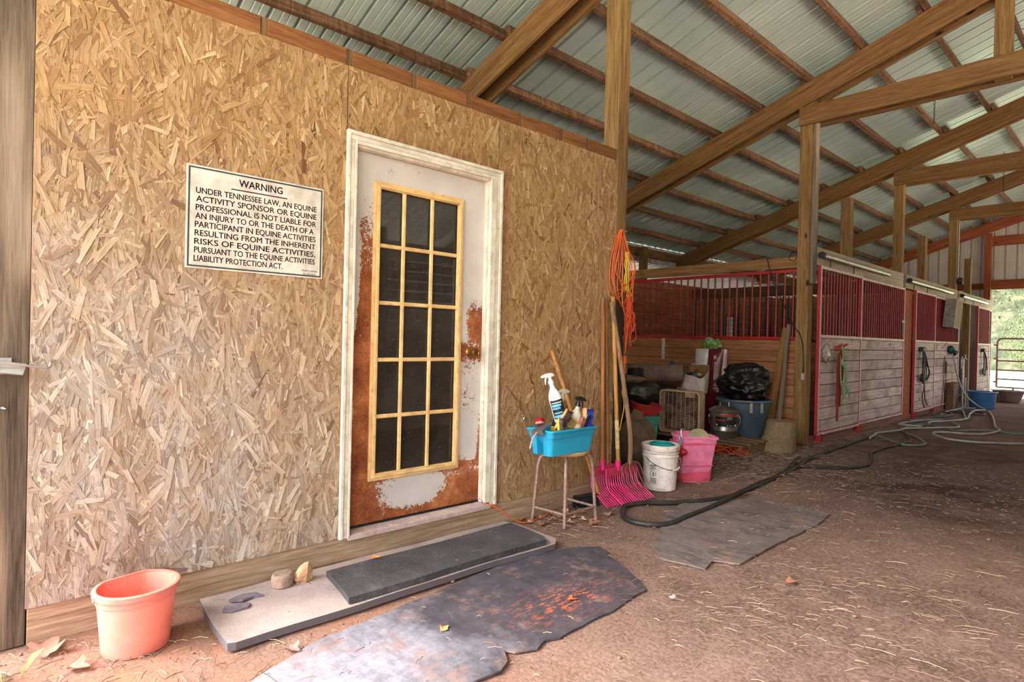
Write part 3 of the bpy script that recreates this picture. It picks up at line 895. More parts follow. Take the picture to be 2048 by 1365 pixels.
# ================================================================== STALL FRONTS
def stall_unit(name, label, cat, y0, y1, xf, nb, hinge=True, group=None, red_left=False, n_pl=8, zb=0.09):
    """framed panel: bars above, planks below; local origin at its lower left front"""
    o = thing(name, label, cat, (xf, y0, 0), 0, group)
    w = y1 - y0; zt = 2.19; zm = 1.32
    b = MB()
    b.box((-0.04, 0, zb), (0.0, 0.036, zt), 0.003); b.box((-0.04, w - 0.036, zb), (0.0, w, zt), 0.003)
    b.box((-0.04, 0.036, zt - 0.04), (0.0, w - 0.036, zt), 0.003); b.box((-0.04, 0.036, zm - 0.02), (0.0, w - 0.036, zm + 0.02), 0.003)
    b.box((-0.04, 0.036, zb), (0.0, w - 0.036, zb + 0.04), 0.003)
    b.build('frame', RED_PAINT, o)
    b = MB()
    b.box((0.0005, 0.003, zb), (0.003, 0.033, zt)); b.box((0.0005, w - 0.033, zb), (0.003, w - 0.003, zt))
    b.box((0.0005, 0.036, zt - 0.037), (0.003, w - 0.036, zt - 0.003)); b.box((0.0005, 0.036, zm - 0.017), (0.003, w - 0.036, zm + 0.017))
    b.box((0.0005, 0.036, zb + 0.003), (0.003, w - 0.036, zb + 0.037))
    fc = b.build('frame_facing', GALV_TRIM, o); fc['label'] = 'worn pale facing of the red frame'
    for k in range(nb):
        y = 0.036 + (w - 0.072) * (k + 0.5) / nb
        b = MB(); b.tube([(-0.02, y, zm + 0.02), (-0.02, y, zt - 0.04)], 0.0105, 8, caps=False); b.build('bar', RED_BAR, o)
    b = MB(); ph = (zm - 0.02 - zb - 0.04) / n_pl
    for k in range(n_pl):
        b.box((-0.036, 0.036, zb + 0.04 + ph * k + 0.004), (-0.006, w - 0.036, zb + 0.04 + ph * (k + 1) - 0.004), 0.004)
    b.build('planks', PLANK_Y, o)
    return o
def bracket(parent, y, z):
    b = MB(); b.box((-0.045, y - 0.03, z - 0.055), (0.03, y + 0.03, z - 0.045), 0); b.box((0.02, y - 0.03, z - 0.05), (0.03, y + 0.03, z + 0.05)); b.box((-0.045, y + 0.02, z - 0.05), (0.03, y + 0.03, z + 0.05))
    return b.build('guide_bracket', RED_PAINT, parent)
d1 = stall_unit('stall_door', 'nearest red framed sliding stall door, hung with a green halter', 'stall door', 7.67, 9.18, 0.035, 14, group='sliding stall doors')
bracket(d1, 0.05, 0.06); bracket(d1, 1.46, 0.06)
p1 = stall_unit('barred_front', 'wide fixed stall panel with red bars, right of the nearest stall door', 'stall front', 9.20, 11.38, -0.005, 21, group='fixed stall panels')
d2 = stall_unit('stall_door', 'second sliding stall door, hung with black bridles', 'stall door', 11.88, 13.20, 0.035, 13, group='sliding stall doors')
bracket(d2, 0.05, 0.06); bracket(d2, 1.28, 0.06)
p2 = stall_unit('barred_front', 'fixed stall panel behind the hose nozzle and hanging fan', 'stall front', 13.22, 15.32, -0.005, 21, group='fixed stall panels')
d3 = stall_unit('stall_door', 'farthest sliding stall door, beside the far doorway', 'stall door', 16.98, 18.30, 0.035, 13, group='sliding stall doors')
p3 = stall_unit('barred_front', 'narrow fixed stall panel at the very end of the stall row', 'stall front', 18.32, 18.80, -0.005, 5, group='fixed stall panels')
for pp, w in ((p1, 2.18), (p2, 2.10), (p3, 0.48)):
    b = MB(); b.box((0.004, w - 0.16, 1.36), (0.012, w - 0.11, 1.62)); sl = b.build('latch_plate', BLACK_METAL, pp)
    b = MB(); b.box((0.005, w - 0.19, 1.61), (0.03, w - 0.08, 1.65), 0.004); b.build('latch_handle', GALV, pp)
# reddish boards closing gaps between units
b = MB(); b.box((-0.05, 0, 0.0), (-0.02, 0.44, 2.17), 0.003); tag(b.build('jamb_board', REDPINE, None, (0, 11.41, 0)), 'reddish board between the first and second stall fronts', 'board')
b = MB(); b.box((-0.03, 0, 0.0), (-0.0, 1.6, 2.15), 0.003); tag(b.build('jamb_board', wood('dark_board', (120, 84, 58), (96, 64, 44), (62, 40, 28), 'Z'), None, (-0.32, 15.36, 0)), 'dark brown boarding behind the water hydrant', 'board')
# skirt board along the stalls
for (ya, yb) in ((7.5, 11.4), (11.86, 15.35), (16.95, 18.85)):
    b = MB(); b.box((-0.05, ya, -0.02), (-0.008, yb, 0.082), 0.003); struct(b.build('baseboard_stall', wood('skirt_' + str(int(ya)), (150, 108, 88), (128, 86, 68), (92, 58, 44), 'Y', vary=0.1)))
# header boards over the stall fronts and the sliding-door tracks
for (ya, yb, lab) in ((7.615, 11.26, 'weathered grey header board over the first stall front'), (11.40, 15.06, 'weathered grey header board over the second stall front'), (15.215, 18.8, 'weathered grey header board over the passage and last stall')):
    timber('header_board', (-0.02, ya, 2.305), (-0.02, yb, 2.305), 0.036, 0.225, HEADER_GREY, lab, 'board', 'header boards over the stall fronts')
for (ya, yb, lab) in ((7.66, 10.29, 'round galvanised door track above the nearest stall door'), (11.41, 14.36, 'round galvanised door track above the second stall door'), (15.24, 17.9, 'round galvanised door track above the farthest stall door')):
    o = thing('door_track', lab, 'track', (0.045, ya, 2.315), 0, 'sliding door tracks')
    b = MB(); b.tube([(0, 0.02, 0), (0, yb - ya, 0)], 0.034, 14); b.build('rail_tube', GALV, o)
    b = MB(); b.tube([(0, -0.02, 0), (0, 0.03, 0)], 0.04, 14); b.build('end_stop', BLACK_METAL, o)
    for yy in (0.15, (yb - ya) * 0.5, yb - ya - 0.15):
        b = MB(); b.bar((-0.045, yy, 0.05), (0.0, yy, 0.036), 0.03, 0.006); b.box((-0.046, yy - 0.015, 0.0), (-0.04, yy + 0.015, 0.055)); b.build('bracket', GALV, o)
    for yy in (0.30, 1.15):
        b = MB(); b.box((-0.012, yy - 0.012, -0.125), (-0.004, yy + 0.012, -0.03)); b.build('hanger', BLACK_METAL, o)

# ---- side of the first stall, facing the alcove
sp = thing('stall_side_panel', 'red barred stall side above tan planks, behind the clutter', 'stall front', (-3.9, 7.53, 0))
b = MB(); b.box((0, -0.02, 2.105), (3.73, 0.02, 2.145), 0.003); b.box((0, -0.022, 1.262), (3.735, 0.022, 1.302), 0.003); b.build('frame', RED_PAINT, sp)
for k in range(35):
    x = 0.08 + k * 0.1055
    if x > 3.70: break
    b = MB(); b.tube([(x, 0, 1.30), (x, 0, 2.107)], 0.0125, 8, caps=False); b.build('bar', RED_BAR, sp)
b = MB()
for k in range(9):
    b.box((0, -0.02, k * 0.14 + 0.003), (3.728, 0.02, (k + 1) * 0.14 - 0.003), 0.004)
b.build('planks', PLANK_X, sp)
b = MB(); b.box((1.795, -0.026, 0.95), (1.85, -0.0205, 1.26)); b.build('strap', GALV_TRIM, sp)
timber('header_board', (-3.9, 7.50, 2.228), (-2.46, 7.50, 2.228), 0.04, 0.135, PINE, 'pine header over the barred stall side, left length behind the orange cord', 'board', 'header boards over the stall side')
timber('header_board', (-2.455, 7.50, 2.228), (-0.178, 7.50, 2.228), 0.04, 0.135, PINE, 'pine header over the barred stall side, long right length', 'board', 'header boards over the stall side')
# ---- partition between first and second stall, seen through the bars
pt = thing('stall_partition', 'dark barred partition inside the stall, seen through the red bars', 'stall front', (-3.92, 11.33, 0))
b = MB(); b.box((0, -0.02, 1.26), (3.7, 0.02, 1.30)); b.build('frame', BLACK_METAL, pt)
for k in range(34):
    b = MB(); b.tube([(0.10 + 0.108 * k, 0, 1.30), (0.10 + 0.108 * k, 0, 2.12)], 0.0125, 6, caps=False); b.build('bar', BLACK_METAL, pt)
b = MB()
for k in range(9): b.box((0, -0.02, k * 0.14 + 0.002), (3.7, 0.02, (k + 1) * 0.14 - 0.002))
b.build('planks', PLANK_WARMX, pt)
timber('header_board', (-3.9, 11.33, 2.23), (-0.2, 11.33, 2.23), 0.04, 0.2, wood('dark_header', (96, 72, 44), (78, 56, 34), (50, 36, 22), 'X'), 'dark header over the inner stall partition', 'board')
b = MB()
for k in range(17): b.box((-3.93, 15.10, k * 0.14 + 0.002), (-0.2, 15.14, (k + 1) * 0.14 - 0.002), 0.002)
struct(b.build('wall_partition', PLANK_WARMX))
# ================================================================== FOREGROUND THINGS
def flat_back_bucket(label, loc, rz, h, rt, rb, mat, group=None, rim=0.016, name='flat_back_bucket', lip=True, back=0.55, holes=True, rot=None, rings=()):
    """bucket with one flattened side (local -x is the flat back)"""
    o = thing(name, label, 'bucket', loc, rz, group, rot)
    n = 44
    def ring(r, z, ext=0.0):
        out = []
        for j in range(n):
            a = 2 * PI * j / n
            x, y = r * math.cos(a), r * math.sin(a) * 1.06
            lim = -r * back
            if x < lim: x = lim + (x - lim) * 0.12
            k = 1 + ext / max(r, 1e-6)
            out.append(Vector((x * k, y * k, z)))
        return out
    def rad(z): return rb + (rt - rb) * z / h
    b = MB()
    outer = [ring(rb * 0.985, 0.0), ring(rb, 0.006)]
    lv = [0.006 + (h * 0.80 - 0.006) * i / 6 for i in range(1, 7)]
    outer += [ring(rad(z), z) for z in lv]
    outer += [ring(rad(h * 0.805), h * 0.805, 0.004), ring(rad(h * 0.94), h * 0.94, 0.004)]
    b.loft(outer, cap0=True, cap1=False)
    inner = [ring(rad(h), h, -0.002), ring(rad(h * 0.8), h * 0.8, -0.004), ring(rad(0.02), 0.02, -0.004)]
    b.loft(inner[::-1], cap0=False, cap1=False)
    b.add(inner[-1], [tuple(range(n))])
    b.build('body', mat, o)
    b = MB()
    b.loft([ring(rad(h), h - 0.020, 0.003), ring(rad(h), h - 0.020, rim), ring(rad(h), h - 0.002, rim + 0.001), ring(rad(h), h + 0.001, rim - 0.004), ring(rad(h), h, -0.003), ring(rad(h), h - 0.02, -0.003)], False, False)
    b.build('rim', mat, o)
    for z in rings:
        b = MB(); b.loft([ring(rad(z), z - 0.008, 0.0), ring(rad(z), z - 0.006, 0.007), ring(rad(z), z + 0.006, 0.007), ring(rad(z), z + 0.008, 0.0)], False, False); b.build('hoop', mat, o)
    if holes:
        for s in (-1, 1):
            b = MB(); b.box((-0.008, s * (rt * 1.06 + rim * 0.4) - 0.010, h - 0.026), (0.008, s * (rt * 1.06 + rim * 0.4) + 0.010, h - 0.004), 0.002)
            e = b.build('bail_ear', mat, o)
    return o
PEACH = plain('salmon_plastic', (244, 134, 118), 0.4, 0, 0.5, dirt=(220, 120, 100), dirt_amt=0.0, scale=4)
PEACH.node_tree.nodes['Principled BSDF'].inputs['Subsurface Weight'].default_value = 0.0
flat_back_bucket('salmon pink flat-backed bucket on the dirt by the left end of the wall', (0.25, 0.47, 0.0), R(12), 0.238, 0.126, 0.106, PEACH, rim=0.010, back=0.86)

# boards and mats
t = NT('dusty_rubber_board')
v = t.coord((1, 1, 1), shift=False)
c = t.ramp(t.noise(v, 2.4, 6, 0.6), [(0.30, L((120, 108, 108))), (0.55, L((160, 144, 140))), (0.8, L((184, 166, 160)))])
c = t.mix(0.12, c, t.ramp(t.noise(v, 90, 3), [(0.35, L((140, 120, 110))), (0.65, L((220, 196, 182)))]))
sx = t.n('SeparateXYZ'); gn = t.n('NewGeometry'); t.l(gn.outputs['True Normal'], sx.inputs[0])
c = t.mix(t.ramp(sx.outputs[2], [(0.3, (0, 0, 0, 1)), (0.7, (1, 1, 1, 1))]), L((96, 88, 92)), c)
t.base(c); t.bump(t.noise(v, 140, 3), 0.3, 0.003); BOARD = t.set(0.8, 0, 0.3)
t = NT('black_rubber')
v = t.coord((1, 1, 1), shift=False)
c = t.ramp(t.noise(v, 5, 7, 0.7), [(0.32, L((46, 46, 50))), (0.55, L((66, 64, 68))), (0.78, L((112, 104, 102)))])
c = t.mix(t.ramp(t.noise(v, 150, 2, 0.8), [(0.62, (0, 0, 0, 1)), (0.72, (0.8, 0.8, 0.8, 1))]), c, L((172, 154, 140)))
t.base(c); t.bump(t.noise(v, 90, 4), 0.35, 0.004); RUBBER = t.set(0.7, 0, 0.4)
def dusty_mat(name, dark, dust, lo, hi, big, orange=False):
    t = NT(name)
    v = t.coord((1, 1, 1), shift=False)
    at = t.n('Attribute'); at.attribute_name = 'dust'
    n = t.math('ADD', t.math('MULTIPLY', t.noise(v, 3.5, 8, 0.72), 0.8), at.outputs['Fac'])
    m = t.ramp(n, [(lo, (0, 0, 0, 1)), (hi, (1, 1, 1, 1))])
    c = t.mix(m, t.ramp(t.noise(v, 8, 6, 0.7), [(0.35, L(dark)), (0.65, L(tuple(q * 1.35 for q in dark)))]), t.ramp(t.noise(v, 30, 5, 0.7), [(0.35, L(tuple(q * 0.82 for q in dust))), (0.7, L(dust))]))
    c = t.mix(t.ramp(t.noise(v, 4.5, 6, 0.7), [(0.54, (0, 0, 0, 1)), (0.68, (0.75, 0.75, 0.75, 1))]), c, L((150, 118, 104)))
    c = t.mix(t.ramp(t.noise(t.coord((2.2, 5, 1), shift=False), 1.8, 7, 0.7), [(0.50, (0, 0, 0, 1)), (0.66, (0.35, 0.35, 0.35, 1)) if orange else (0.66, (0.7, 0.7, 0.7, 1))]), c, L(tuple(q * 0.8 for q in dark)))
    if orange:
        a2 = t.n('Attribute'); a2.attribute_name = 'orange'
        om = t.math('MULTIPLY', a2.outputs['Fac'], t.ramp(t.noise(t.coord((10, 3, 3), shift=False), 6, 4, 0.75), [(0.52, (0, 0, 0, 1)), (0.62, (1, 1, 1, 1))]))
        c = t.mix(om, c, L((206, 104, 62)))
    t.base(c); t.bump(t.noise(v, 45, 5, 0.7), 0.3, 0.004)
    return t.set(0.8, 0, 0.3)
def jag(pts, amp, step, seed):
    rng = random.Random(seed); out = []
    n = len(pts)
    for i in range(n):
        a, b_ = Vector(pts[i]), Vector(pts[(i + 1) % n]); d = b_ - a
        k = max(1, int(d.length / step)); nn = Vector((-d.y, d.x)).normalized()
        for j in range(k):
            p = a + d * (j / k)
            if j: p = p + nn * rng.uniform(-amp, amp)
            out.append((p.x, p.y))
    return out
def sheet(name, outline, z, th, mat, label, cat, attrs=None, warp=0.004):
    bm = bmesh.new()
    vs = [bm.verts.new((x, y, 0)) for x, y in outline]
    f = bm.faces.new(vs)
    bmesh.ops.triangulate(bm, faces=[f])
    for _ in range(3):
        bmesh.ops.subdivide_edges(bm, edges=[e for e in bm.edges if e.calc_length() > 0.05], cuts=1)
        bmesh.ops.triangulate(bm, faces=bm.faces[:])
    bm.faces.ensure_lookup_table(); bm.normal_update()
    if bm.faces[0].normal.z < 0: bmesh.ops.reverse_faces(bm, faces=bm.faces[:])
    r = bmesh.ops.extrude_face_region(bm, geom=bm.faces[:])
    for v in r['geom']:
        if isinstance(v, bmesh.types.BMVert): v.co.z += th
    for v in bm.verts:
        v.co.z += z + warp * mnoise.noise(Vector((v.co.x * 2.5, v.co.y * 2.5, 5)))
    bmesh.ops.recalc_face_normals(bm, faces=bm.faces[:])
    me = bpy.data.meshes.new(name); bm.to_mesh(me); bm.free()
    me.materials.append(mat)
    o = bpy.data.objects.new(name, me); col.objects.link(o)
    for an, fn in (attrs or {}).items():
        a = me.attributes.new(an, 'FLOAT', 'POINT')
        for v in me.vertices: a.data[v.index].value = fn(v.co.x, v.co.y)
    return tag(o, label, cat)
# thick dusty plank-like mat by the wall, curving a little
bo = [(0.075, 0.735), (0.36, 0.712), (0.535, 0.712), (0.546, 0.74), (0.548, 1.1), (0.544, 1.55), (0.542, 2.05), (0.560, 2.46), (0.50, 2.53), (0.15, 2.53), (0.07, 2.5), (0.07, 1.6)]
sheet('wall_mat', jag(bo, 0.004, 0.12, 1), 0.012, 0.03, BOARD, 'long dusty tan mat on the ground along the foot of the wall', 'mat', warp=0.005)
so = [(0.21, 1.25), (0.53, 1.205), (0.535, 1.5), (0.53, 2.0), (0.545, 2.40), (0.50, 2.43), (0.36, 2.44), (0.20, 2.44), (0.205, 1.8)]
sheet('rubber_strip', jag(so, 0.003, 0.1, 2), 0.047, 0.028, RUBBER, 'thick black rubber strip lying on the tan mat before the door', 'mat', warp=0.005)
mo = [(0.83, 0.20), (0.784, 0.72), (0.672, 0.972), (0.60, 1.58), (0.494, 2.324), (0.60, 2.56), (0.691, 2.699), (0.77, 2.669), (0.80, 2.622), (0.90, 2.593), (1.05, 2.51), (1.213, 2.407), (1.241, 2.167), (1.247, 1.952), (1.26, 1.752), (1.235, 1.692), (1.261, 1.624), (1.224, 1.539), (1.187, 1.517), (1.253, 1.476), (1.286, 1.414), (1.274, 1.327), (1.30, 0.9), (1.32, 0.2)]
MAT_A = dusty_mat('stall_mat_dark', (58, 54, 60), (160, 156, 168), 0.42, 0.70, 0, True)
sheet('floor_mat', jag(mo, 0.008, 0.06, 3), 0.002, 0.008, MAT_A, 'large torn dark rubber mat nearest the camera, streaked with orange', 'mat',
      {'dust': lambda x, y: max(-0.15, min(0.34, 0.34 - (y - 0.8) * 0.42)) + 0.12 * mnoise.noise(Vector((x * 2, y * 2, 0))), 'orange': lambda x, y: math.exp(-(((x - 1.05) / 0.12) ** 2 + ((y - 2.05) / 0.3) ** 2))}, warp=0.003)
g2 = [(0.851, 2.966), (0.80, 3.15), (0.70, 3.3), (0.564, 3.561), (0.491, 3.868), (0.62, 4.2), (0.801, 4.495), (1.05, 4.52), (1.301, 4.509), (1.335, 4.189), (1.325, 3.633), (1.326, 3.43), (1.344, 3.089), (1.25, 3.04), (1.222, 3.017), (1.259, 2.873), (1.017, 2.82)]
MAT_B = dusty_mat('stall_mat_grey', (76, 70, 68), (138, 124, 118), 0.30, 0.62, 0)
sheet('floor_mat', jag(g2, 0.008, 0.06, 4), 0.002, 0.008, MAT_B, 'grey dusty rubber mat farther back, beside the looped black hose', 'mat', {'dust': lambda x, y: 0.12}, warp=0.003)

# stones and slates on the tan mat
STONE_G = plain('stone_grey', (150, 126, 112), 0.9, 0, 0.2, dirt=(120, 96, 84), dirt_amt=0.5, scale=30, bump=0.6)
STONE_O = plain('stone_orange', (180, 140, 106), 0.85, 0, 0.2, dirt=(226, 190, 150), dirt_amt=0.5, scale=16, bump=0.6)
SLATE = plain('slate', (112, 104, 112), 0.8, 0, 0.3, dirt=(80, 70, 72), dirt_amt=0.4, scale=25, bump=0.4)
b = MB(); b.lathe([(0.0, 0.0), (0.042, 0.0), (0.050, 0.008), (0.049, 0.052), (0.042, 0.062), (0.0, 0.064)], 18); o = b.build('stone', STONE_G, None, (0.165, 1.058, 0.043), (0, 0, 0.3))
for v in o.data.vertices: v.co *= 1 + 0.09 * mnoise.noise(v.co * 30)
tag(o, 'round grey-brown stone like a short log slice on the tan mat', 'stone')
b = MB()
rg = random.Random(5)
rings = []
for i, (zz, r) in enumerate(((0, 0.036), (0.02, 0.043), (0.05, 0.036), (0.075, 0.024), (0.092, 0.008))):
    rings.append([Vector((r * math.cos(a) * (1 + rg.uniform(-.2, .2)) * 0.8 + 0.004 * i, r * math.sin(a) * (1.1 + rg.uniform(-.2, .2)) + 0.003 * i, zz + rg.uniform(-.004, .004) * (i > 0))) for a in [2 * PI * j / 7 for j in range(7)]])
b.loft(rings, True, True, False)
tag(b.build('stone', STONE_O, None, (0.175, 1.150, 0.044)), 'pointed orange-tan stone standing on the tan mat', 'stone')
b = MB(); b.prism([(-.05, -.02), (-.01, -.035), (.05, -.018), (.06, .012), (.01, .03), (-.04, .02)], 0, 0.009)
tag(b.build('slate_piece', SLATE, None, (0.27, 0.822, 0.046), (0.03, 0.02, 1.3)), 'flat grey slate piece, nearer of two on the tan mat', 'stone')
b = MB(); b.prism([(-.07, -.012), (-.02, -.04), (.03, -.02), (.07, -.03), (.05, .02), (.0, .03), (-.03, .015)], 0, 0.010)
tag(b.build('slate_piece', SLATE, None, (0.195, 0.885, 0.046), (-0.04, 0.05, 1.5)), 'jagged flat slate piece nearest the wall on the tan mat', 'stone')

# latch and nail on the left post
lt = thing('gate_latch', 'galvanised latch bar with a hooked rod on the left corner post', 'latch', (-0.012, 0.10, 1.06))
b = MB(); b.box((0, -0.14, -0.03), (0.006, 0.0, 0.03)); b.build('plate', GALV, lt)
b = MB(); b.bar((0.02, -0.14, 0.012), (0.055, 0.036, -0.012), 0.05, 0.006, R(50)); b.build('channel', GALV, lt)
b = MB(); b.tube(spline([(0.035, -0.14, 0.024), (0.055, 0.0, 0.008), (0.055, 0.085, -0.004), (0.052, 0.106, -0.004), (0.040, 0.112, 0.012), (0.012, 0.112, 0.018)], 5), 0.0045, 8); b.build('hook_rod', GALV, lt)
b = MB(); b.tube([(0, 0, 0), (0.03, 0.004, 0.002), (0.05, 0.010, 0.0)], [0.005, 0.005, 0.001], 8); tag(b.build('nail', GALV, None, (-0.012, 0.075, 0.905)), 'bent steel nail in the left corner post below the latch', 'nail')
b = MB(); b.lathe([(0.004, -0.004), (0.013, -0.005), (0.016, 0), (0.013, 0.005), (0.004, 0.004), (0.004, -0.004)], 14, mat=Matrix.Rotation(R(90), 4, 'Y')); tag(b.build('wall_eye', GALV, None, (0.008, 2.725, 0.668)), 'small grey eye bolt in the wall left of the blue tote', 'hardware')

# ---- stool
RUSTL = plain('stool_leg_metal', (164, 134, 122), 0.6, 0.3, 0.4, dirt=(104, 74, 62), dirt_amt=0.55, scale=40)
SEATM = wood('stool_seat', (186, 152, 116), (164, 128, 94), (118, 86, 60), 'Y', knots=False)
st = thing('stool', 'low round stool with rusty tube legs holding the blue tote', 'stool', (0.19, 2.935, 0))
b = MB(); b.lathe([(0.0, 0.445), (0.150, 0.447), (0.158, 0.455), (0.158, 0.466), (0.150, 0.4735), (0.0, 0.474)], 36); b.build('seat', SEATM, st)
feet = [(0.135, -0.142, 0), (0.125, 0.178, 0), (-0.128, -0.172, 0), (-0.132, 0.165, 0)]
for (fx, fy, _) in feet:
    tx, ty = fx * 0.62, fy * 0.62
    b = MB(); b.tube(spline([(fx, fy, 0.0), (fx * 0.92, fy * 0.92, 0.20), (fx * 0.84, fy * 0.84, 0.38), (tx * 1.12, ty * 1.12, 0.432), (tx * 0.7, ty * 0.7, 0.440)], 5), 0.0115, 10); b.build('leg', RUSTL, st)
for i, j in ((0, 1), (1, 3), (3, 2), (2, 0)):
    z = 0.085
    k = 0.965
    b = MB(); b.tube([(feet[i][0] * k, feet[i][1] * k, z), (feet[j][0] * k, feet[j][1] * k, z)], 0.0085, 8); b.build('rung', RUSTL, st)

# ---- blue tote
BLUE = plain('blue_tote_plastic', (38, 160, 200), 0.35, 0, 0.5, dirt=(80, 150, 180), dirt_amt=0.0, scale=3)
tt = thing('grooming_tote', 'bright blue plastic tote full of grooming brushes on the stool', 'tote', (0.245, 2.84, 0.475))
def tote_ring(z, grow, notch):
    hx, hy = 0.085 + grow * 1.3, 0.198 + grow
    nw = 0.028
    pts = []
    def arc(cx, cy, r, a0, a1, n=5):
        return [Vector((cx + r * math.cos(a0 + (a1 - a0) * i / n), cy + r * math.sin(a0 + (a1 - a0) * i / n), z)) for i in range(n + 1)]
    r = 0.03
    pts += arc(hx - r, hy - r, r, 0, PI / 2)
    pts += [Vector((nw, hy, z)), Vector((nw * 0.9, hy - notch, z)), Vector((-nw * 0.9, hy - notch, z)), Vector((-nw, hy, z))]
    pts += arc(-hx + r, hy - r, r, PI / 2, PI)
    pts += arc(-hx + r, -hy + r, r, PI, 1.5 * PI)
    pts += [Vector((-nw, -hy, z)), Vector((-nw * 0.9, -hy + notch, z)), Vector((nw * 0.9, -hy + notch, z)), Vector((nw, -hy, z))]
    pts += arc(hx - r, -hy + r, r, 1.5 * PI, 2 * PI)
    return pts
b = MB()
b.loft([tote_ring(0.0, 0, 0.06), tote_ring(0.06, 0.006, 0.06), tote_ring(0.105, 0.011, 0.06), tote_ring(0.112, 0.012, 0.0), tote_ring(0.113, 0.016, 0.0), tote_ring(0.155, 0.020, 0.0)], True, False, True)
b.loft([tote_ring(0.155, 0.016, 0.0), tote_ring(0.11, 0.008, 0.0), tote_ring(0.05, 0.0, 0.06)][::-1], True, False, True)
b.build('body', BLUE, tt)
b = MB()
def rise(pts):
    return [Vector((p.x, p.y, p.z + (0.012 * math.cos(min(1, abs(p.x) / 0.07) * PI / 2) if abs(p.y) > 0.17 else 0))) for p in pts]
b.loft([rise(tote_ring(0.150, 0.019, 0)), rise(tote_ring(0.152, 0.028, 0)), rise(tote_ring(0.162, 0.028, 0)), rise(tote_ring(0.164, 0.018, 0)), rise(tote_ring(0.15, 0.016, 0))], False, False, True)
b.build('rim', BLUE, tt)

# ---- grooming tools (own things); T(dx,dy,dz) is relative to the tote origin
def T(dx, dy, dz): return (0.245 + dx, 2.84 + dy, 0.475 + dz)
WHITE_P = plain('white_plastic', (240, 240, 236), 0.35, 0, 0.5, dirt=(206, 204, 196), dirt_amt=0.1)
CREAM_P = plain('cream_plastic', (216, 212, 190), 0.4, 0, 0.5)
BLACK_P = plain('black_plastic', (28, 28, 30), 0.3, 0, 0.5)
LBLUE = plain('label_blue', (96, 178, 222), 0.4)
LBLACK = plain('label_black', (26, 28, 34), 0.4)
YELLOW = plain('yellow_plastic', (236, 202, 40), 0.4)
def spray_bottle(label, loc, rot, body_mat, trig_mat, h=0.19, r=0.036, mirror=1):
    o = thing('spray_bottle', label, 'spray bottle', loc, 0, 'spray bottles in the blue tote', rot)
    b = MB(); b.lathe([(0.0, 0.0), (r * 0.9, 0.0), (r, 0.006), (r, h * 0.62), (r * 0.92, h * 0.70), (r * 0.62, h * 0.82), (0.016, h * 0.90), (0.014, h)], 24); b.build('bottle', body_mat, o)
    b = MB(); b.lathe([(0.016, h - 0.002), (0.018, h), (0.018, h + 0.018), (0.012, h + 0.022), (0.010, h + 0.045)], 18); b.build('collar', trig_mat, o)
    b = MB()
    hd = [[Vector((sx * w_, y, z)) for (sx, z) in ((-1, h + 0.046 - d), (1, h + 0.046 - d), (1, h + 0.072 + e), (-1, h + 0.072 + e))] for (y, w_, d, e) in ((-0.062, 0.007, -0.008, -0.006), (-0.05, 0.009, -0.006, -0.004), (-0.02, 0.012, 0.0, 0.0), (0.012, 0.012, 0.004, -0.004), (0.034, 0.008, 0.002, -0.016))]
    b.loft(hd, True, True, True); b.build('spray_head', trig_mat, o)
    b = MB(); b.tube([(0, -0.028, h + 0.05), (0, -0.040, h + 0.03), (0, -0.046, h + 0.006)], [0.006, 0.005, 0.003], 8); b.build('trigger', trig_mat, o)
    return o
RY = 2.2
s1 = spray_bottle('white spray bottle with a black and light blue label, tallest in the tote', T(0.03, -0.045, 0.205), (R(14), R(-9), R(-8)), WHITE_P, WHITE_P, 0.25, 0.043)
def wrap(o, r, z0, z1, a0, a1, mat, nm):
    b = MB(); b.lathe([(r, z0), (r, z1)], 12, a0=a0, a1=a1); return b.build(nm, mat, o)
wrap(s1, 0.0438, 0.025, 0.145, R(-95), R(35), LBLACK, 'label_panel')
for z0, z1, a0, a1 in ((0.125, 0.131, -85, 10), (0.103, 0.118, -88, 0), (0.086, 0.098, -88, -15), (0.058, 0.066, -80, -5), (0.032, 0.048, -88, 10)):
    wrap(s1, 0.0443, z0, z1, R(a0), R(a1), LBLUE if z0 != 0.125 else WHITE_P, 'label_block')
s2 = spray_bottle('cream spray bottle with a black trigger and green leaf mark', T(0.04, 0.05, 0.13), (R(20), R(4), R(178)), CREAM_P, BLACK_P, 0.17, 0.04)
wrap(s2, 0.0406, 0.06, 0.085, R(60), R(100), plain('leaf_green', (52, 110, 60), 0.5), 'label_mark')
s3 = spray_bottle('yellow bottle with a pale spray head behind the tall white one', T(-0.035, -0.03, 0.10), (R(10), R(-3), R(185)), YELLOW, CREAM_P, 0.24, 0.038)
wrap(s3, 0.0386, 0.06, 0.15, R(60), R(200), LBLACK, 'label_panel')
BR_WOOD = plain('brush_wood', (206, 164, 116), 0.5)
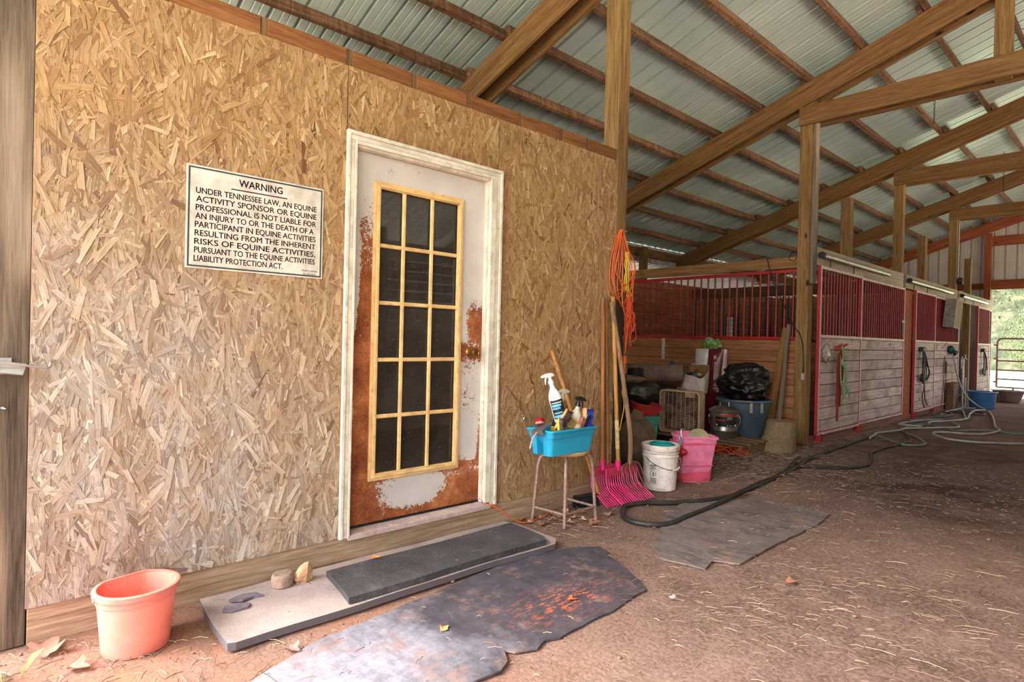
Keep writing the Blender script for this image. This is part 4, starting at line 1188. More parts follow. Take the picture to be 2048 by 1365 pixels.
def bristle_brush(label, loc, rot, back_mat, br_mat, lx=0.02, ly=0.075, hb=0.016, hbr=0.045, seed=1, name='grooming_brush'):
    o = thing(name, label, 'brush', loc, 0, 'grooming brushes in the blue tote', rot)
    n = 20
    def el(k, z): return [Vector((lx * k * math.copysign(abs(math.cos(a)) ** 0.7, math.cos(a)), ly * k * math.copysign(abs(math.sin(a)) ** 0.7, math.sin(a)), z)) for a in [2 * PI * j / n for j in range(n)]]
    b = MB(); b.loft([el(0.9, 0), el(1, 0.004), el(1, hb - 0.004), el(0.92, hb)], True, True); b.build('back', back_mat, o)
    b = MB(); rng = random.Random(seed)
    for k in range(420):
        a = rng.uniform(0, 2 * PI); q = math.sqrt(rng.random()) * 0.9
        x, y = lx * q * math.cos(a), ly * q * math.sin(a)
        dx, dy = x * 0.35 + rng.gauss(0, 0.003), y * 0.22 + rng.gauss(0, 0.003)
        w_ = 0.0011; h_ = hbr * rng.uniform(0.8, 1.05)
        ca, sa = math.cos(a * 3) * w_, math.sin(a * 3) * w_
        b.add([(x - ca, y - sa, hb - 0.002), (x + ca, y + sa, hb - 0.002), (x + dx + ca * 0.5, y + dy + sa * 0.5, hb + h_), (x + dx - ca * 0.5, y + dy - sa * 0.5, hb + h_)], [(0, 1, 2, 3)])
    b.loft([el(0.86, hb - 0.001), el(0.92, hb + hbr * 0.75)], True, True)
    bb = b.build('bristles', br_mat, o); bb['kind'] = 'stuff'
    return o
def bri(n, c): return plain(n, c, 0.8, 0, 0.2, dirt=tuple(q * 0.55 for q in c), dirt_amt=0.6, scale=60)
bristle_brush('big dark brown bristle brush leaning in the middle of the tote', T(0.045, -0.08, 0.225), axes_rot((0.1, 0.62, 0.78), (0.6, 0.6, -0.4)), BR_WOOD, bri('bristle_brown', (74, 50, 42)), 0.026, 0.085, seed=2)
bristle_brush('bright blue bristle brush standing at the right end of the tote', T(0.05, 0.125, 0.205), axes_rot((0.0, 0.28, 0.96), (0.35, 0.93, -0.1)), BR_WOOD, bri('bristle_blue', (38, 62, 160)), 0.04, 0.082, hbr=0.06, seed=3)
bristle_brush('red bristle brush at the back left of the tote', T(-0.03, -0.175, 0.185), (R(-14), R(-12), R(35)), plain('pink_brush_back', (196, 140, 124), 0.5), bri('bristle_red', (196, 40, 58)), 0.028, 0.055, hbr=0.025, seed=4)
bristle_brush('tan and black round brush tipped over the front of the tote', T(0.06, -0.015, 0.178), axes_rot((0.0, 0.9, 0.3), (0.85, -0.2, 0.45)), bri('cloth_tan', (190, 160, 112)), bri('bristle_tan', (156, 130, 84)), 0.028, 0.042, hbr=0.03, seed=5)
bristle_brush('black oval brush with a pale rim beside the blue one', T(0.065, 0.13, 0.192), axes_rot((0.1, 0.35, 0.93), (0.85, 0.45, 0.1)), CREAM_P, bri('bristle_black', (36, 36, 38)), 0.028, 0.055, hbr=0.02, seed=6)
bristle_brush('speckled pink and white brush at the front rim of the tote', T(0.06, 0.075, 0.185), axes_rot((0.0, 0.3, 0.95), (0.85, 0.35, 0.3)), plain('pinkwhite', (220, 180, 166), 0.7), bri('bristle_pink', (198, 124, 116)), 0.026, 0.05, hbr=0.03, seed=7)
cc = bristle_brush('yellow backed grey rubber curry brush at the front of the tote', T(0.065, -0.115, 0.188), axes_rot((0.0, -0.15, 1.0), (0.85, 0.5, 0.1)), YELLOW, bri('rubber_grey', (98, 88, 92)), 0.030, 0.045, hbr=0.026, seed=8, name='curry_comb')
sc = thing('sweat_scraper', 'grey metal scraper jutting over the left rim of the tote', 'scraper', T(0.02, -0.235, 0.172), 0, None, (R(18), R(-10), R(10)))
b = MB(); b.box((-0.045, -0.03, -0.004), (0.045, 0.085, 0.0), 0.001); b.box((-0.045, -0.034, -0.03), (0.045, -0.03, 0.0)); b.build('blade', plain('dull_steel', (120, 112, 114), 0.5, 0.5), sc)
b = MB(); b.tube(spline([(0.0, -0.03, -0.012), (-0.01, -0.08, -0.03), (-0.015, -0.13, -0.075)], 4), [0.006] * 9, 8); b.build('handle', plain('grey_handle', (176, 156, 148), 0.6), sc)
b = MB(); b.bar((0, 0, 0), (0.02, 0.13, 0.03), 0.05, 0.02, 0, 0.005); tag(b.build('sponge', plain('teal_sponge', (66, 124, 136), 0.9, scale=40, bump=0.5), None, T(0.03, 0.0, 0.155)), 'teal sponge tucked among the brushes in the tote', 'sponge')
b = MB(); b.blob((0, 0, 0), (0.035, 0.045, 0.028), 14, 8, 0.25, 3, 3); tag(b.build('cloth', plain('pale_cloth', (214, 188, 156), 0.9, scale=40, bump=0.5), None, T(0.08, 0.03, 0.172)), 'crumpled pale cloth on the front rim of the tote', 'cloth')
YEL_CAP = YELLOW
b = MB(); b.box((-0.02, -0.045, 0), (0.02, 0.045, 0.02), 0.004); tag(b.build('plastic_comb', YELLOW, None, T(0.06, 0.02, 0.19), (0.2, 0.3, 0.2)), 'small yellow comb behind the pale cloth in the tote', 'comb')

# ---- stick behind the tote, and the black brush on the floor
HANDLE = wood('handle_yellow', (200, 152, 88), (176, 126, 66), (136, 92, 46), 'Z', knots=False, vary=0.1, grain=2)
HANDLE_D = wood('handle_brown', (170, 122, 74), (142, 96, 54), (100, 66, 36), 'Z', knots=False, vary=0.1, grain=2)
HANDLE_G = wood('handle_grey', (158, 128, 98), (128, 100, 76), (90, 68, 50), 'Z', knots=False, vary=0.1, grain=2)
b = MB(); b.tube([(0.095, 3.445, 0.006), (0.020, 2.955, 1.128)], [0.0135, 0.0145], 12)
tag(b.build('wooden_handle', HANDLE), 'bare wooden stick leaning on the wall behind the stool and tote', 'handle')
o = thing('push_brush', 'black bristled brush head lying by the wall behind the stool', 'brush', (0.075, 3.29, 0.0), R(80))
b = MB(); b.box((-0.10, -0.028, 0.05), (0.10, 0.028, 0.085), 0.006); b.build('block', BLACK_P, o)
b = MB(); rng = random.Random(9)
for k in range(700):
    x = rng.uniform(-0.1, 0.1); y = rng.uniform(-0.028, 0.028); dx = rng.gauss(0, 0.01); dy = rng.gauss(0, 0.01) + y * 0.5
    b.add([(x - .0015, y, 0.052), (x + .0015, y, 0.052), (x + dx + .001, y + dy, 0.002), (x + dx - .001, y + dy, 0.002)], [(0, 1, 2, 3)])
bb = b.build('bristles', bri('bristle_jet', (40, 38, 38)), o); bb['kind'] = 'stuff'
b = MB(); b.blob((0, 0, 0.045), (0.105, 0.04, 0.042), 14, 8, 0.1, 3, 1, 0.003); b.build('bristle_mass', bri('bristle_jet2', (34, 32, 33)), o)

# ---- manure forks and other handles in the corner
PINK = plain('hot_pink_plastic', (232, 36, 122), 0.42, 0, 0.5, dirt=(120, 60, 76), dirt_amt=0.35, scale=16)
PINK_D = plain('pink_plate', (206, 58, 96), 0.5, 0, 0.5, dirt=(120, 60, 66), dirt_amt=0.4, scale=14)
def manure_fork(label, yl, yr, xo, top, hb, dz=0.0, ntine=15, hm=None):
    o = thing('manure_fork', label, 'fork', (xo, (yl + yr) / 2, 0), 0, 'pink manure forks in the corner')
    w = yr - yl
    zp, zt = 0.205 + dz, 0.245 + dz
    b = MB(); b.loft([[Vector((x, -w / 2, z)) for (x, z) in ((-0.008, zp - 0.02), (0.006, zp - 0.02), (0.004, zt), (-0.010, zt))], [Vector((x, w / 2, z)) for (x, z) in ((-0.008, zp - 0.02), (0.006, zp - 0.02), (0.004, zt), (-0.010, zt))]], True, True, False)
    b.build('head_plate', PINK_D, o)
    for k in range(ntine):
        y = -w / 2 + w * k / (ntine - 1)
        side = k in (0, ntine - 1)
        kk = 1.06
        P = [(0.0, y, zp + (0.03 if side else 0.0)), (0.012, y * 1.01, 0.125 + dz * 0.6), (0.035, y * 1.02, 0.092 + dz * 0.4), (0.10, y * 1.03, 0.052), (0.175, y * kk, 0.006)]
        b = MB(); b.tube(spline(P, 4), [0.0058 if side else 0.0042] * 15 + [0.004, 0.003], 6); b.build('tine', PINK, o)
    hy = hb - (yl + yr) / 2
    b = MB(); b.tube([(-0.004, hy, zt - 0.03), (-0.006, hy, zt + 0.045)], 0.022, 14); b.build('socket', PINK, o)
    tx, ty, tz = top[0] - xo, top[1] - (yl + yr) / 2, top[2]
    b = MB(); b.tube([(-0.005, hy, zt + 0.03), (tx, ty, tz)], [0.0155, 0.0155], 14); b.build('handle', hm or HANDLE, o)
    return o
manure_fork('pink plastic manure fork behind, its handle farthest left in the corner', 3.375, 3.70, 0.045, (0.022, 3.498, 1.53), 3.514, 0.015, hm=HANDLE_D)
ff = manure_fork('pink plastic manure fork in front, with paint-chipped yellow handle', 3.505, 3.875, 0.085, (0.045, 3.588, 1.54), 3.652)
b = MB(); b.tube([(-0.0079, -0.0433, 0.38), (-0.014, -0.0544, 0.60)], 0.0162, 14, caps=False); b.build('chipped_paint', plain('chipped_cream', (216, 196, 140), 0.6, dirt=(140, 100, 54), dirt_amt=0.5, scale=18), ff)
FORKM = plain('fork_steel', (150, 92, 88), 0.5, 0.5, 0.5, dirt=(110, 74, 60), dirt_amt=0.5, scale=25)
o = thing('pitchfork', 'old metal pitchfork with a thick bent grey handle, over the pink forks', 'fork', (0.12, 3.77, 0))
for k in range(6):
    y = -0.125 + 0.05 * k
    b = MB(); b.tube(spline([(-0.006, y * 0.55, 0.255), (-0.002, y * 0.9, 0.23), (0.02, y, 0.17), (0.05, y * 1.05, 0.115), (0.105, y * 1.08, 0.062)], 4), [0.0042] * 14 + [0.003, 0.002, 0.001], 6); b.build('tine', FORKM, o)
b = MB(); b.tube(spline([(-0.004, -0.125, 0.21), (-0.008, -0.10, 0.25), (-0.01, 0, 0.268), (-0.008, 0.10, 0.25), (-0.004, 0.125, 0.21)], 6), 0.006, 8); b.build('head_bar', FORKM, o)
b = MB(); b.tube(spline([(-0.01, -0.01, 0.255), (-0.012, -0.002, 0.40), (-0.02, -0.025, 0.60), (-0.04, -0.09, 0.95), (-0.075, -0.20, 1.50)], 6), 0.018, 12); b.build('handle', HANDLE_G, o)
b = MB(); b.tube([(0.030, 3.60, 0.004), (0.014, 3.545, 1.51)], 0.012, 12)
tag(b.build('wooden_handle', HANDLE_D), 'thin brown broom handle standing between the fork handles', 'handle')
# ================================================================== CORDS ON THE POST
ORANGE = plain('orange_cord', (210, 92, 38), 0.45, 0, 0.5, scale=20)
ORANGE_D = plain('orange_twine', (196, 74, 38), 0.7, 0, 0.3, dirt=(180, 60, 30), dirt_amt=0.4, scale=40)
YROPE = plain('yellow_rope', (216, 190, 60), 0.7, 0, 0.3, dirt=(150, 120, 40), dirt_amt=0.4, scale=80)
YCORD = plain('yellow_cord', (222, 170, 62), 0.5)
b = MB(); b.tube([(-0.002, 0, 0), (0.075, 0, 0.006)], 0.004, 8); tag(b.build('nail', GALV, None, (0.0, 3.70, 2.045)), 'nail at the top of the orange cord on the corner post', 'nail')
def loop(ya, yb, zb, x, topy, topz=2.05, wob=0.0, seed=0):
    rg = random.Random(seed)
    pts = [(x, topy - 0.012, topz), (x + 0.008, ya + (topy - ya) * 0.45, topz - 0.11), (x + 0.01, ya + 0.012, topz - (topz - zb) * 0.45), (x + 0.012, ya, zb + (topz - zb) * 0.25), (x + 0.012, ya + (yb - ya) * 0.2, zb + 0.04), (x + 0.014, (ya + yb) / 2, zb), (x + 0.012, yb - (yb - ya) * 0.2, zb + 0.05), (x + 0.012, yb, zb + (topz - zb) * 0.3), (x + 0.01, yb - 0.005, topz - (topz - zb) * 0.5), (x + 0.008, yb - (yb - topy) * 0.5, topz - 0.13), (x, topy + 0.012, topz + 0.006)]
    return spline([(p[0] + rg.uniform(-wob, wob), p[1] + rg.uniform(-wob, wob), p[2]) for p in pts], 6, True)
ec = thing('extension_cord', 'orange extension cord coiled in long loops on the corner post', 'cord', (0, 0, 0))
ls = [(3.575, 3.77, 1.53, .004), (3.60, 3.79, 1.60, .012), (3.585, 3.80, 1.57, .02), (3.64, 3.755, 1.79, .01), (3.60, 3.83, 1.50, .026), (3.62, 3.85, 1.64, .032), (3.66, 3.86, 1.46, .016), (3.68, 3.87, 1.58, .024), (3.70, 3.845, 1.40, .03)]
for i, (ya, yb, zb, x) in enumerate(ls):
    b = MB(); b.tube(loop(ya, yb, zb, x, 3.70, 2.05, 0.004, i), 0.0040, 7, True); b.build('loop', ORANGE, ec)
b = MB(); b.tube(spline([(0.035, 3.80, 1.60), (0.04, 3.79, 1.40), (0.04, 3.772, 1.20), (0.03, 3.768, 1.10)], 6), 0.005, 8); b.build('tail', ORANGE, ec)
b = MB(); b.box((0.016, 3.750, 0.95), (0.044, 3.786, 1.09), 0.006); b.build('connector', ORANGE, ec)
b = MB(); b.box((0.0445, 3.762, 0.965), (0.046, 3.776, 1.03)); b.build('connector_window', plain('connector_grey', (110, 90, 74), 0.4), ec)
b = MB(); b.box((0.012, 3.742, 0.885), (0.048, 3.788, 0.945), 0.012); b.tube([(0.03, 3.75, 0.915), (0.03, 3.71, 0.92)], 0.014, 10); tag(b.build('plug', BLACK_P), 'black plug hanging below the orange connector by the post', 'plug')
b = MB(); b.tube(spline([(0.03, 3.765, 0.888), (0.032, 3.748, 0.80), (0.034, 3.768, 0.74), (0.034, 3.772, 0.68), (0.03, 3.75, 0.58), (0.02, 3.74, 0.5)], 6), 0.0045, 8); tag(b.build('cable', YCORD), 'thin yellow cord hanging down from the black plug', 'cord')
yr = thing('yellow_rope', 'bundle of yellow braided rope hung inside the orange cord loops', 'rope', (0.03, 3.765, 0))
for i in range(7):
    rg = random.Random(20 + i)
    b = MB(); pts = [(rg.uniform(-.012, .012), (i - 3) * 0.007 + rg.uniform(-.006, .006), 1.90 - 0.30 * k / 6) for k in range(7)]
    b.tube(spline(pts, 3), 0.0048, 6); b.build('strand', YROPE, yr)
b = MB(); b.tube([Vector((0.0, 0.04 + 0.026 * math.cos(a), 1.575 + 0.03 * math.sin(a))) for a in [2 * PI * j / 16 for j in range(16)]], 0.004, 7, True); b.build('end_loop', YROPE, yr)
tw = thing('orange_twine', 'hank of red-orange baling twine below the yellow rope', 'twine', (0.035, 3.80, 0))
for i in range(22):
    rg = random.Random(50 + i)
    y0 = rg.uniform(-0.05, 0.035); ln = rg.uniform(0.2, 0.42)
    pts = [(rg.uniform(-.02, .02), y0 * 0.3, 1.56), (rg.uniform(-.03, .03), y0 + rg.uniform(-.02, .02), 1.56 - ln * 0.35), (rg.uniform(-.03, .03), y0 * 1.2 + rg.uniform(-.02, .03), 1.56 - ln * 0.7), (rg.uniform(-.03, .03), y0 * 0.9 + rg.uniform(-.03, .03), 1.56 - ln)]
    b = MB(); b.tube(spline(pts, 4), 0.0028, 5); b.build('strand', ORANGE_D, tw)
b = MB(); b.tube(spline([(0, 0.0, 1.36), (0.01, 0.075, 1.30), (0.01, 0.085, 1.22), (0.0, 0.02, 1.20), (0, -0.01, 1.22)], 6), 0.003, 6); b.build('strand', ORANGE_D, tw)
b = MB(); b.blob((0, 0.045, 1.53), (0.012, 0.018, 0.022), 8, 6, 0.3, 3, 2); b.build('knot', ORANGE_D, tw)
b = MB(); b.tube(spline([(0, 0.045, 1.44), (0.01, 0.065, 1.40), (0, 0.06, 1.35), (0.01, 0.075, 1.33), (0, 0.05, 1.28)], 5), 0.009, 6); b.build('frayed_end', ORANGE_D, tw)
# cord creeping out from under the door to the leaves by the stool
b = MB(); b.tube(spline([(-0.03, 2.375, 0.185), (0.012, 2.40, 0.158), (0.035, 2.45, 0.135), (0.05, 2.52, 0.09), (0.06, 2.58, 0.045), (0.08, 2.63, 0.012), (0.10, 2.70, 0.008), (0.085, 2.80, 0.01), (0.09, 2.86, 0.016), (0.06, 2.93, 0.016)], 5), 0.0042, 7)
tag(b.build('orange_wire', ORANGE), 'thin orange cord running from under the door to the leaves', 'cord')
# black cord over the stall side header, down to the white plug
kc = thing('power_cable', 'black cord draped over the pine header down to a pale plug', 'cord', (0, 7.42, 0))
b = MB(); b.tube(spline([(-0.66, 0.05, 2.31), (-0.60, 0.02, 2.33), (-0.545, 0.03, 2.31), (-0.51, 0.03, 2.18), (-0.45, 0.02, 2.02), (-0.33, 0.03, 1.732), (-0.19, 0.02, 1.452), (-0.11, 0.02, 1.34), (-0.075, 0.02, 1.22), (-0.06, 0.02, 1.05), (-0.045, 0.0, 0.94), (-0.055, 0.0, 0.86)], 5), 0.006, 8); b.build('wire', BLACK_P, kc)
b = MB(); b.box((-0.075, -0.012, 0.78), (-0.035, 0.012, 0.87), 0.008); b.build('plug', plain('pale_plug', (170, 160, 150), 0.4), kc)
b = MB(); b.tube([Vector((-0.22 + 0.05 * math.cos(a) * (1 + 0.2 * math.sin(2 * a)), 0.03, 2.30 + 0.055 * math.sin(a))) for a in [2 * PI * j / 18 for j in range(18)]], 0.004, 6, True)
tag(b.build('wire_loop', BLACK_METAL, None, (0, 7.44, 0)), 'twisted dark wire loop hooked over the pine header', 'wire')
# ================================================================== BUCKETS IN FRONT OF THE ALCOVE
PAILW = plain('white_pail', (226, 216, 206), 0.45, 0, 0.4, dirt=(150, 128, 110), dirt_amt=0.3, scale=7)
def pail(label, loc, rz=0.0):
    o = thing('lidded_pail', label, 'bucket', loc, rz)
    h, rb, rt = 0.365, 0.128, 0.146
    rad = lambda z: rb + (rt - rb) * z / h
    b = MB(); b.lathe([(0, 0.0), (rb - 0.006, 0.0), (rb, 0.006), (rad(0.27), 0.27)] , 40)
    b.lathe([(rad(0.27), 0.27), (rad(0.27) + 0.006, 0.272), (rad(0.28) + 0.006, 0.280), (rad(0.28), 0.282), (rad(0.30), 0.298), (rad(0.30) + 0.006, 0.300), (rad(0.31) + 0.006, 0.308), (rad(0.31), 0.310), (rad(0.34), 0.335)], 40)
    b.build('body', PAILW, o)
    b = MB(); b.lathe([(rad(0.32) + 0.007, 0.322), (rad(0.33) + 0.010, 0.326), (rad(0.36) + 0.010, 0.362), (rad(0.36) + 0.004, 0.369), (rt - 0.012, 0.368), (rt - 0.016, 0.356), (0.0, 0.355)], 40); b.build('lid', PAILW, o)
    for j in range(16):
        a = 2 * PI * j / 16
        m = Matrix.Rotation(a, 4, 'Z')
        if j % 2 == 0:
            b = MB(); b.box((rad(0.34) + 0.0095, -0.0012, 0.322), (rad(0.34) + 0.0112, 0.0012, 0.336), 0, m); b.build('lid_slot', plain('slot_dark', (120, 108, 98), 0.6) if 'slot_dark' not in MATS else MATS['slot_dark'], o)
    return o
pl = pail('white lidded pail with a black warning print and a teal coil on top', (0.105, 4.185, 0.0), 0)
# direction to the camera is about -Y,+X
ca = math.atan2(-4.185, 2.75)
def cylpt(r, a, z): return Vector((r * math.cos(a), r * math.sin(a), z))
rw = lambda z: 0.128 + 0.018 * z / 0.365
# bail wire with pale grip
a_l, a_r = ca - R(52), ca + R(78)
b = MB(); b.tube(spline([cylpt(rw(.25) + .010, a_l, 0.275), cylpt(rw(.2) + 0.016, a_l + R(18), 0.245), cylpt(rw(.2) + 0.020, a_l + R(42), 0.215), cylpt(rw(.2) + 0.020, ca + R(18), 0.188), cylpt(rw(.2) + 0.020, ca + R(40), 0.178)], 6), 0.0024, 6); b.build('bail', BLACK_METAL, pl)
b = MB(); b.tube(spline([cylpt(rw(.2) + 0.020, ca + R(40), 0.178), cylpt(rw(.2) + 0.02, ca + R(55), 0.18), cylpt(rw(.2) + 0.018, ca + R(72), 0.19)], 4), 0.008, 10); b.build('grip', PAILW, pl)
m = Matrix.Translation(cylpt(rw(.28) + 0.004, a_l, 0.285)) @ Matrix.Rotation(a_l, 4, 'Z') @ Matrix.Rotation(R(90), 4, 'Y')
b = MB(); b.lathe([(0.0, 0.006), (0.016, 0.005), (0.019, 0.0)], 16, mat=m); b.build('bail_ear', PAILW, pl)
# black warning print: frame, circle with slash, text bars
def cyl_patch(b, a0, a1, z0, z1, off=0.0012, n=6):
    vs = []; fs = []
    for i in range(n + 1):
        a = a0 + (a1 - a0) * i / n
        vs += [cylpt(rw(z0) + off, a, z0), cylpt(rw(z1) + off, a, z1)]
    for i in range(n): fs.append((2 * i, 2 * i + 2, 2 * i + 3, 2 * i + 1))
    b.add(vs, fs)
pa = ca - R(24)
da = R(11)
b = MB()
for (z0, z1) in ((0.058, 0.0605), (0.2105, 0.213)): cyl_patch(b, pa - da, pa + da, z0, z1)
for s in (-1, 1): cyl_patch(b, pa + s * da - R(0.4), pa + s * da + R(0.4), 0.058, 0.213, n=1)
rng = random.Random(4)
for z in [0.066 + 0.0075 * k for k in range(6)] + [0.172 + 0.0085 * k for k in range(5)]:
    a = pa - da * 0.85
    while a < pa + da * 0.8:
        w = R(rng.uniform(0.8, 3.4)); cyl_patch(b, a, min(a + w, pa + da * 0.88), z, z + 0.0052, n=1); a += w + R(0.6)
for j in range(24):
    t0, t1 = 2 * PI * j / 24, 2 * PI * (j + 1) / 24
    q = []
    for (rr_, tt) in ((1.0, t0), (1.0, t1), (0.84, t1), (0.84, t0)):
        z = 0.142 + 0.024 * rr_ * math.sin(tt); q.append(cylpt(rw(z) + 0.0012, pa + (0.024 / 0.137) * rr_ * math.cos(tt), z))
    b.add(q, [(0, 1, 2, 3)])
for (dz, w) in ((1, 0.004),):
    q = [(-0.7, 0.72), (-0.6, 0.8), (0.7, -0.72), (0.6, -0.8)]
    b.add([cylpt(rw(.14) + .0013, pa + (0.024 / 0.137) * x, 0.142 + 0.024 * z) for (x, z) in q], [(0, 1, 2, 3)])
cyl_patch(b, pa - R(3), pa + R(2.5), 0.126, 0.134, n=2); cyl_patch(b, pa - R(1), pa + R(4), 0.138, 0.152, n=2)
b.build('printed_warning', INK, pl)
TEALV = plain('teal_vinyl', (10, 148, 142), 0.18, 0, 0.6)
tc = thing('teal_cord_coil', 'coil of shiny teal cord lying on the white pail lid', 'cord', (0.12, 4.19, 0.356))
for i in range(12):
    rg = random.Random(80 + i)
    r = 0.062 + 0.040 * (i % 6) / 6
    cx, cy = rg.uniform(-.012, .012), rg.uniform(-.012, .012)
    b = MB(); b.tube([(cx + r * math.cos(a), cy + r * 0.95 * math.sin(a), 0.006 + 0.009 * (i // 6) + 0.003 * math.sin(2 * a + i)) for a in [2 * PI * j / 30 for j in range(30)]], 0.0042, 6, True); b.build('turn', TEALV, tc)
PINKB = plain('pink_bucket_plastic', (212, 84, 108), 0.45, 0, 0.4, dirt=(190, 96, 104), dirt_amt=0.3, scale=9)
PINKB2 = plain('pale_pink_plastic', (226, 124, 160), 0.45, 0, 0.4, dirt=(200, 120, 140), dirt_amt=0.3, scale=9)
flat_back_bucket('pink bucket on the ground right of the white pail, holding a second one', (0.115, 4.665, 0.0), R(150), 0.345, 0.172, 0.142, PINKB, rings=(0.14,))
flat_back_bucket('paler pink bucket nested in the pink one right of the white pail', (0.112, 4.66, 0.075), R(150), 0.325, 0.174, 0.148, PINKB2, rot=(R(3), R(-2), R(150)))
LIDM = plain('pale_lid', (160, 152, 112), 0.5)
b = MB(); b.lathe([(0.0, 0.012), (0.075, 0.010), (0.088, 0.0), (0.085, -0.006), (0.0, 0.004)], 28); tag(b.build('scoop_disc', LIDM, None, (0.10, 4.78, 0.365), (R(50), R(0), R(28))), 'pale round disc standing in the pale pink bucket', 'lid')
cl = thing('clip_chain', 'steel snap clip, red jolly shape and chain hooked on the pink bucket rim', 'clip', (0.135, 4.455, 0.30))
cl['label'] = 'snap clip with red rubber bulb and short chain over the pink bucket rim'
b = MB(); b.tube(spline([(0, 0.03, 0.16), (-0.004, -0.002, 0.165), (0, -0.014, 0.14), (0, -0.016, 0.11)], 5), 0.006, 8); b.tube([Vector((0.012 * math.cos(a), -0.018, 0.095 + 0.028 * math.sin(a))) for a in [2 * PI * j / 14 for j in range(14)]], 0.004, 6, True); b.build('snap', GALV, cl)
b = MB(); b.tube([(0, -0.02, 0.08), (0, -0.022, 0.03)], 0.010, 8); b.build('teal_strap', plain('teal_strap', (70, 150, 156), 0.5), cl)
b = MB(); b.blob((0.01, -0.03, -0.02), (0.062, 0.04, 0.036), 16, 10, 0.08, 2, 1); b.build('bulb', plain('red_rubber', (196, 34, 40), 0.4), cl)
for k in range(4):
    b = MB(); zc = -0.075 - 0.033 * k
    ax = k % 2
    b.tube([Vector(((0.011 * math.cos(a)) if ax else 0.0, -0.032 + (0.0 if ax else 0.011 * math.cos(a)), zc + 0.02 * math.sin(a))) for a in [2 * PI * j / 14 for j in range(14)]], 0.0035, 6, True); b.build('chain_link', GALV, cl)

# ================================================================== CLUTTER IN THE ALCOVE
# pallet
PALW = wood('pallet_wood', (138, 110, 82), (112, 86, 62), (76, 56, 40), 'X', vary=0.3)
pa_ = thing('pallet', 'low wooden pallet under the box fan and the galvanised can', 'pallet', (-0.05, 5.97, 0))
for k in range(4):
    b = MB(); b.box((-1.42, 0.0 + 0.17 * k, 0.11), (-0.02, 0.11 + 0.17 * k, 0.13), 0.003); b.build('deck_board', PALW, pa_)
for x in (-1.40, -0.72, -0.08):
    b = MB(); b.box((x, 0.01, 0.0), (x + 0.045, 0.61, 0.11), 0.003); b.build('stringer', PALW, pa_)
# box fan
FANM = plain('fan_beige', (176, 152, 122), 0.55, 0, 0.4, dirt=(120, 98, 76), dirt_amt=0.35, scale=10)
FANG = plain('fan_wire', (206, 182, 150), 0.5)
FAND = plain('fan_blade', (112, 88, 68), 0.6, 0, 0.3, dirt=(84, 64, 48), dirt_amt=0.4)
bf = thing('box_fan', 'dusty beige box fan standing on the pallet', 'fan', (-0.92, 6.10, 0.132), R(4))
def rrect(hx, hz, r, y, n=5):
    out = []
    for (cx, cz, a0) in ((hx - r, hz - r, 0), (-hx + r, hz - r, PI / 2), (-hx + r, -hz + r, PI), (hx - r, -hz + r, 1.5 * PI)):
        for i in range(n + 1):
            a = a0 + PI / 2 * i / n
            out.append(Vector((cx + r * math.cos(a), y, 0.255 + cz + r * math.sin(a))))
    return out
b = MB(); b.loft([rrect(.26, .255, .05, 0.0), rrect(.26, .255, .05, 0.12)], False, False, False); b.loft([rrect(.245, .24, .045, 0.12), rrect(.245, .24, .045, 0.0)], False, False, False)
b.loft([rrect(.245, .24, .045, 0.0), rrect(.26, .255, .05, 0.0)], False, False, False); b.loft([rrect(.26, .255, .05, 0.12), rrect(.245, .24, .045, 0.12)], False, False, False)
b.build('housing', FANM, bf)
b = MB(); pts = rrect(.245, .24, .045, -0.002); b.tube(pts, 0.006, 6, True)
for k in range(1, 25):
    z = 0.02 + 0.47 * k / 25; b.tube([(-0.24, -0.004, z), (0.24, -0.004, z)], 0.0019, 4)
for k in range(1, 9):
    x = -0.245 + 0.49 * k / 9; b.tube([(x, -0.006, 0.018), (x, -0.006, 0.492)], 0.0024, 4)
b.build('grille', FANG, bf)
for k in range(5):
    a = 2 * PI * k / 5 + 0.45
    rings = []
    for (r, w, tw_) in ((0.03, 0.030, 0.7), (0.09, 0.055, 0.6), (0.15, 0.070, 0.5), (0.20, 0.060, 0.42), (0.222, 0.03, 0.4)):
        ring = []
        for (u, v_) in ((-1, -1), (1, -1), (1, 1), (-1, 1)):
            lx = u * w; ly = v_ * 0.0015
            px = lx * math.cos(tw_); py = lx * math.sin(tw_) + ly
            ring.append(Vector((r * math.cos(a) - px * math.sin(a), 0.055 + py, 0.255 + r * math.sin(a) + px * math.cos(a))))
        rings.append(ring)
    b = MB(); b.loft(rings, True, True, True); b.build('blade', FAND, bf)
b = MB(); b.lathe([(0.0, 0.03), (0.045, 0.025), (0.055, 0.0), (0.055, -0.03)], 20, mat=Matrix.Translation((0, 0.055, 0.255)) @ Matrix.Rotation(R(90), 4, 'X')); b.build('hub', FAND, bf)
b = MB(); b.box((0.08, -0.012, 0.44), (0.20, -0.008, 0.495)); b.build('tag_plate', FANM, bf)
b = MB(); b.tube(spline([(-0.05, 0.04, 0.505), (-0.03, 0.03, 0.535), (0.04, 0.04, 0.53), (0.06, 0.05, 0.508)], 5), 0.006, 6); b.tube(spline([(0.02, 0.0, 0.515), (0.015, -0.012, 0.46), (0.0, -0.014, 0.40)], 4), 0.003, 5); b.build('string_handle', plain('dusty_string', (170, 146, 116), 0.8), bf)
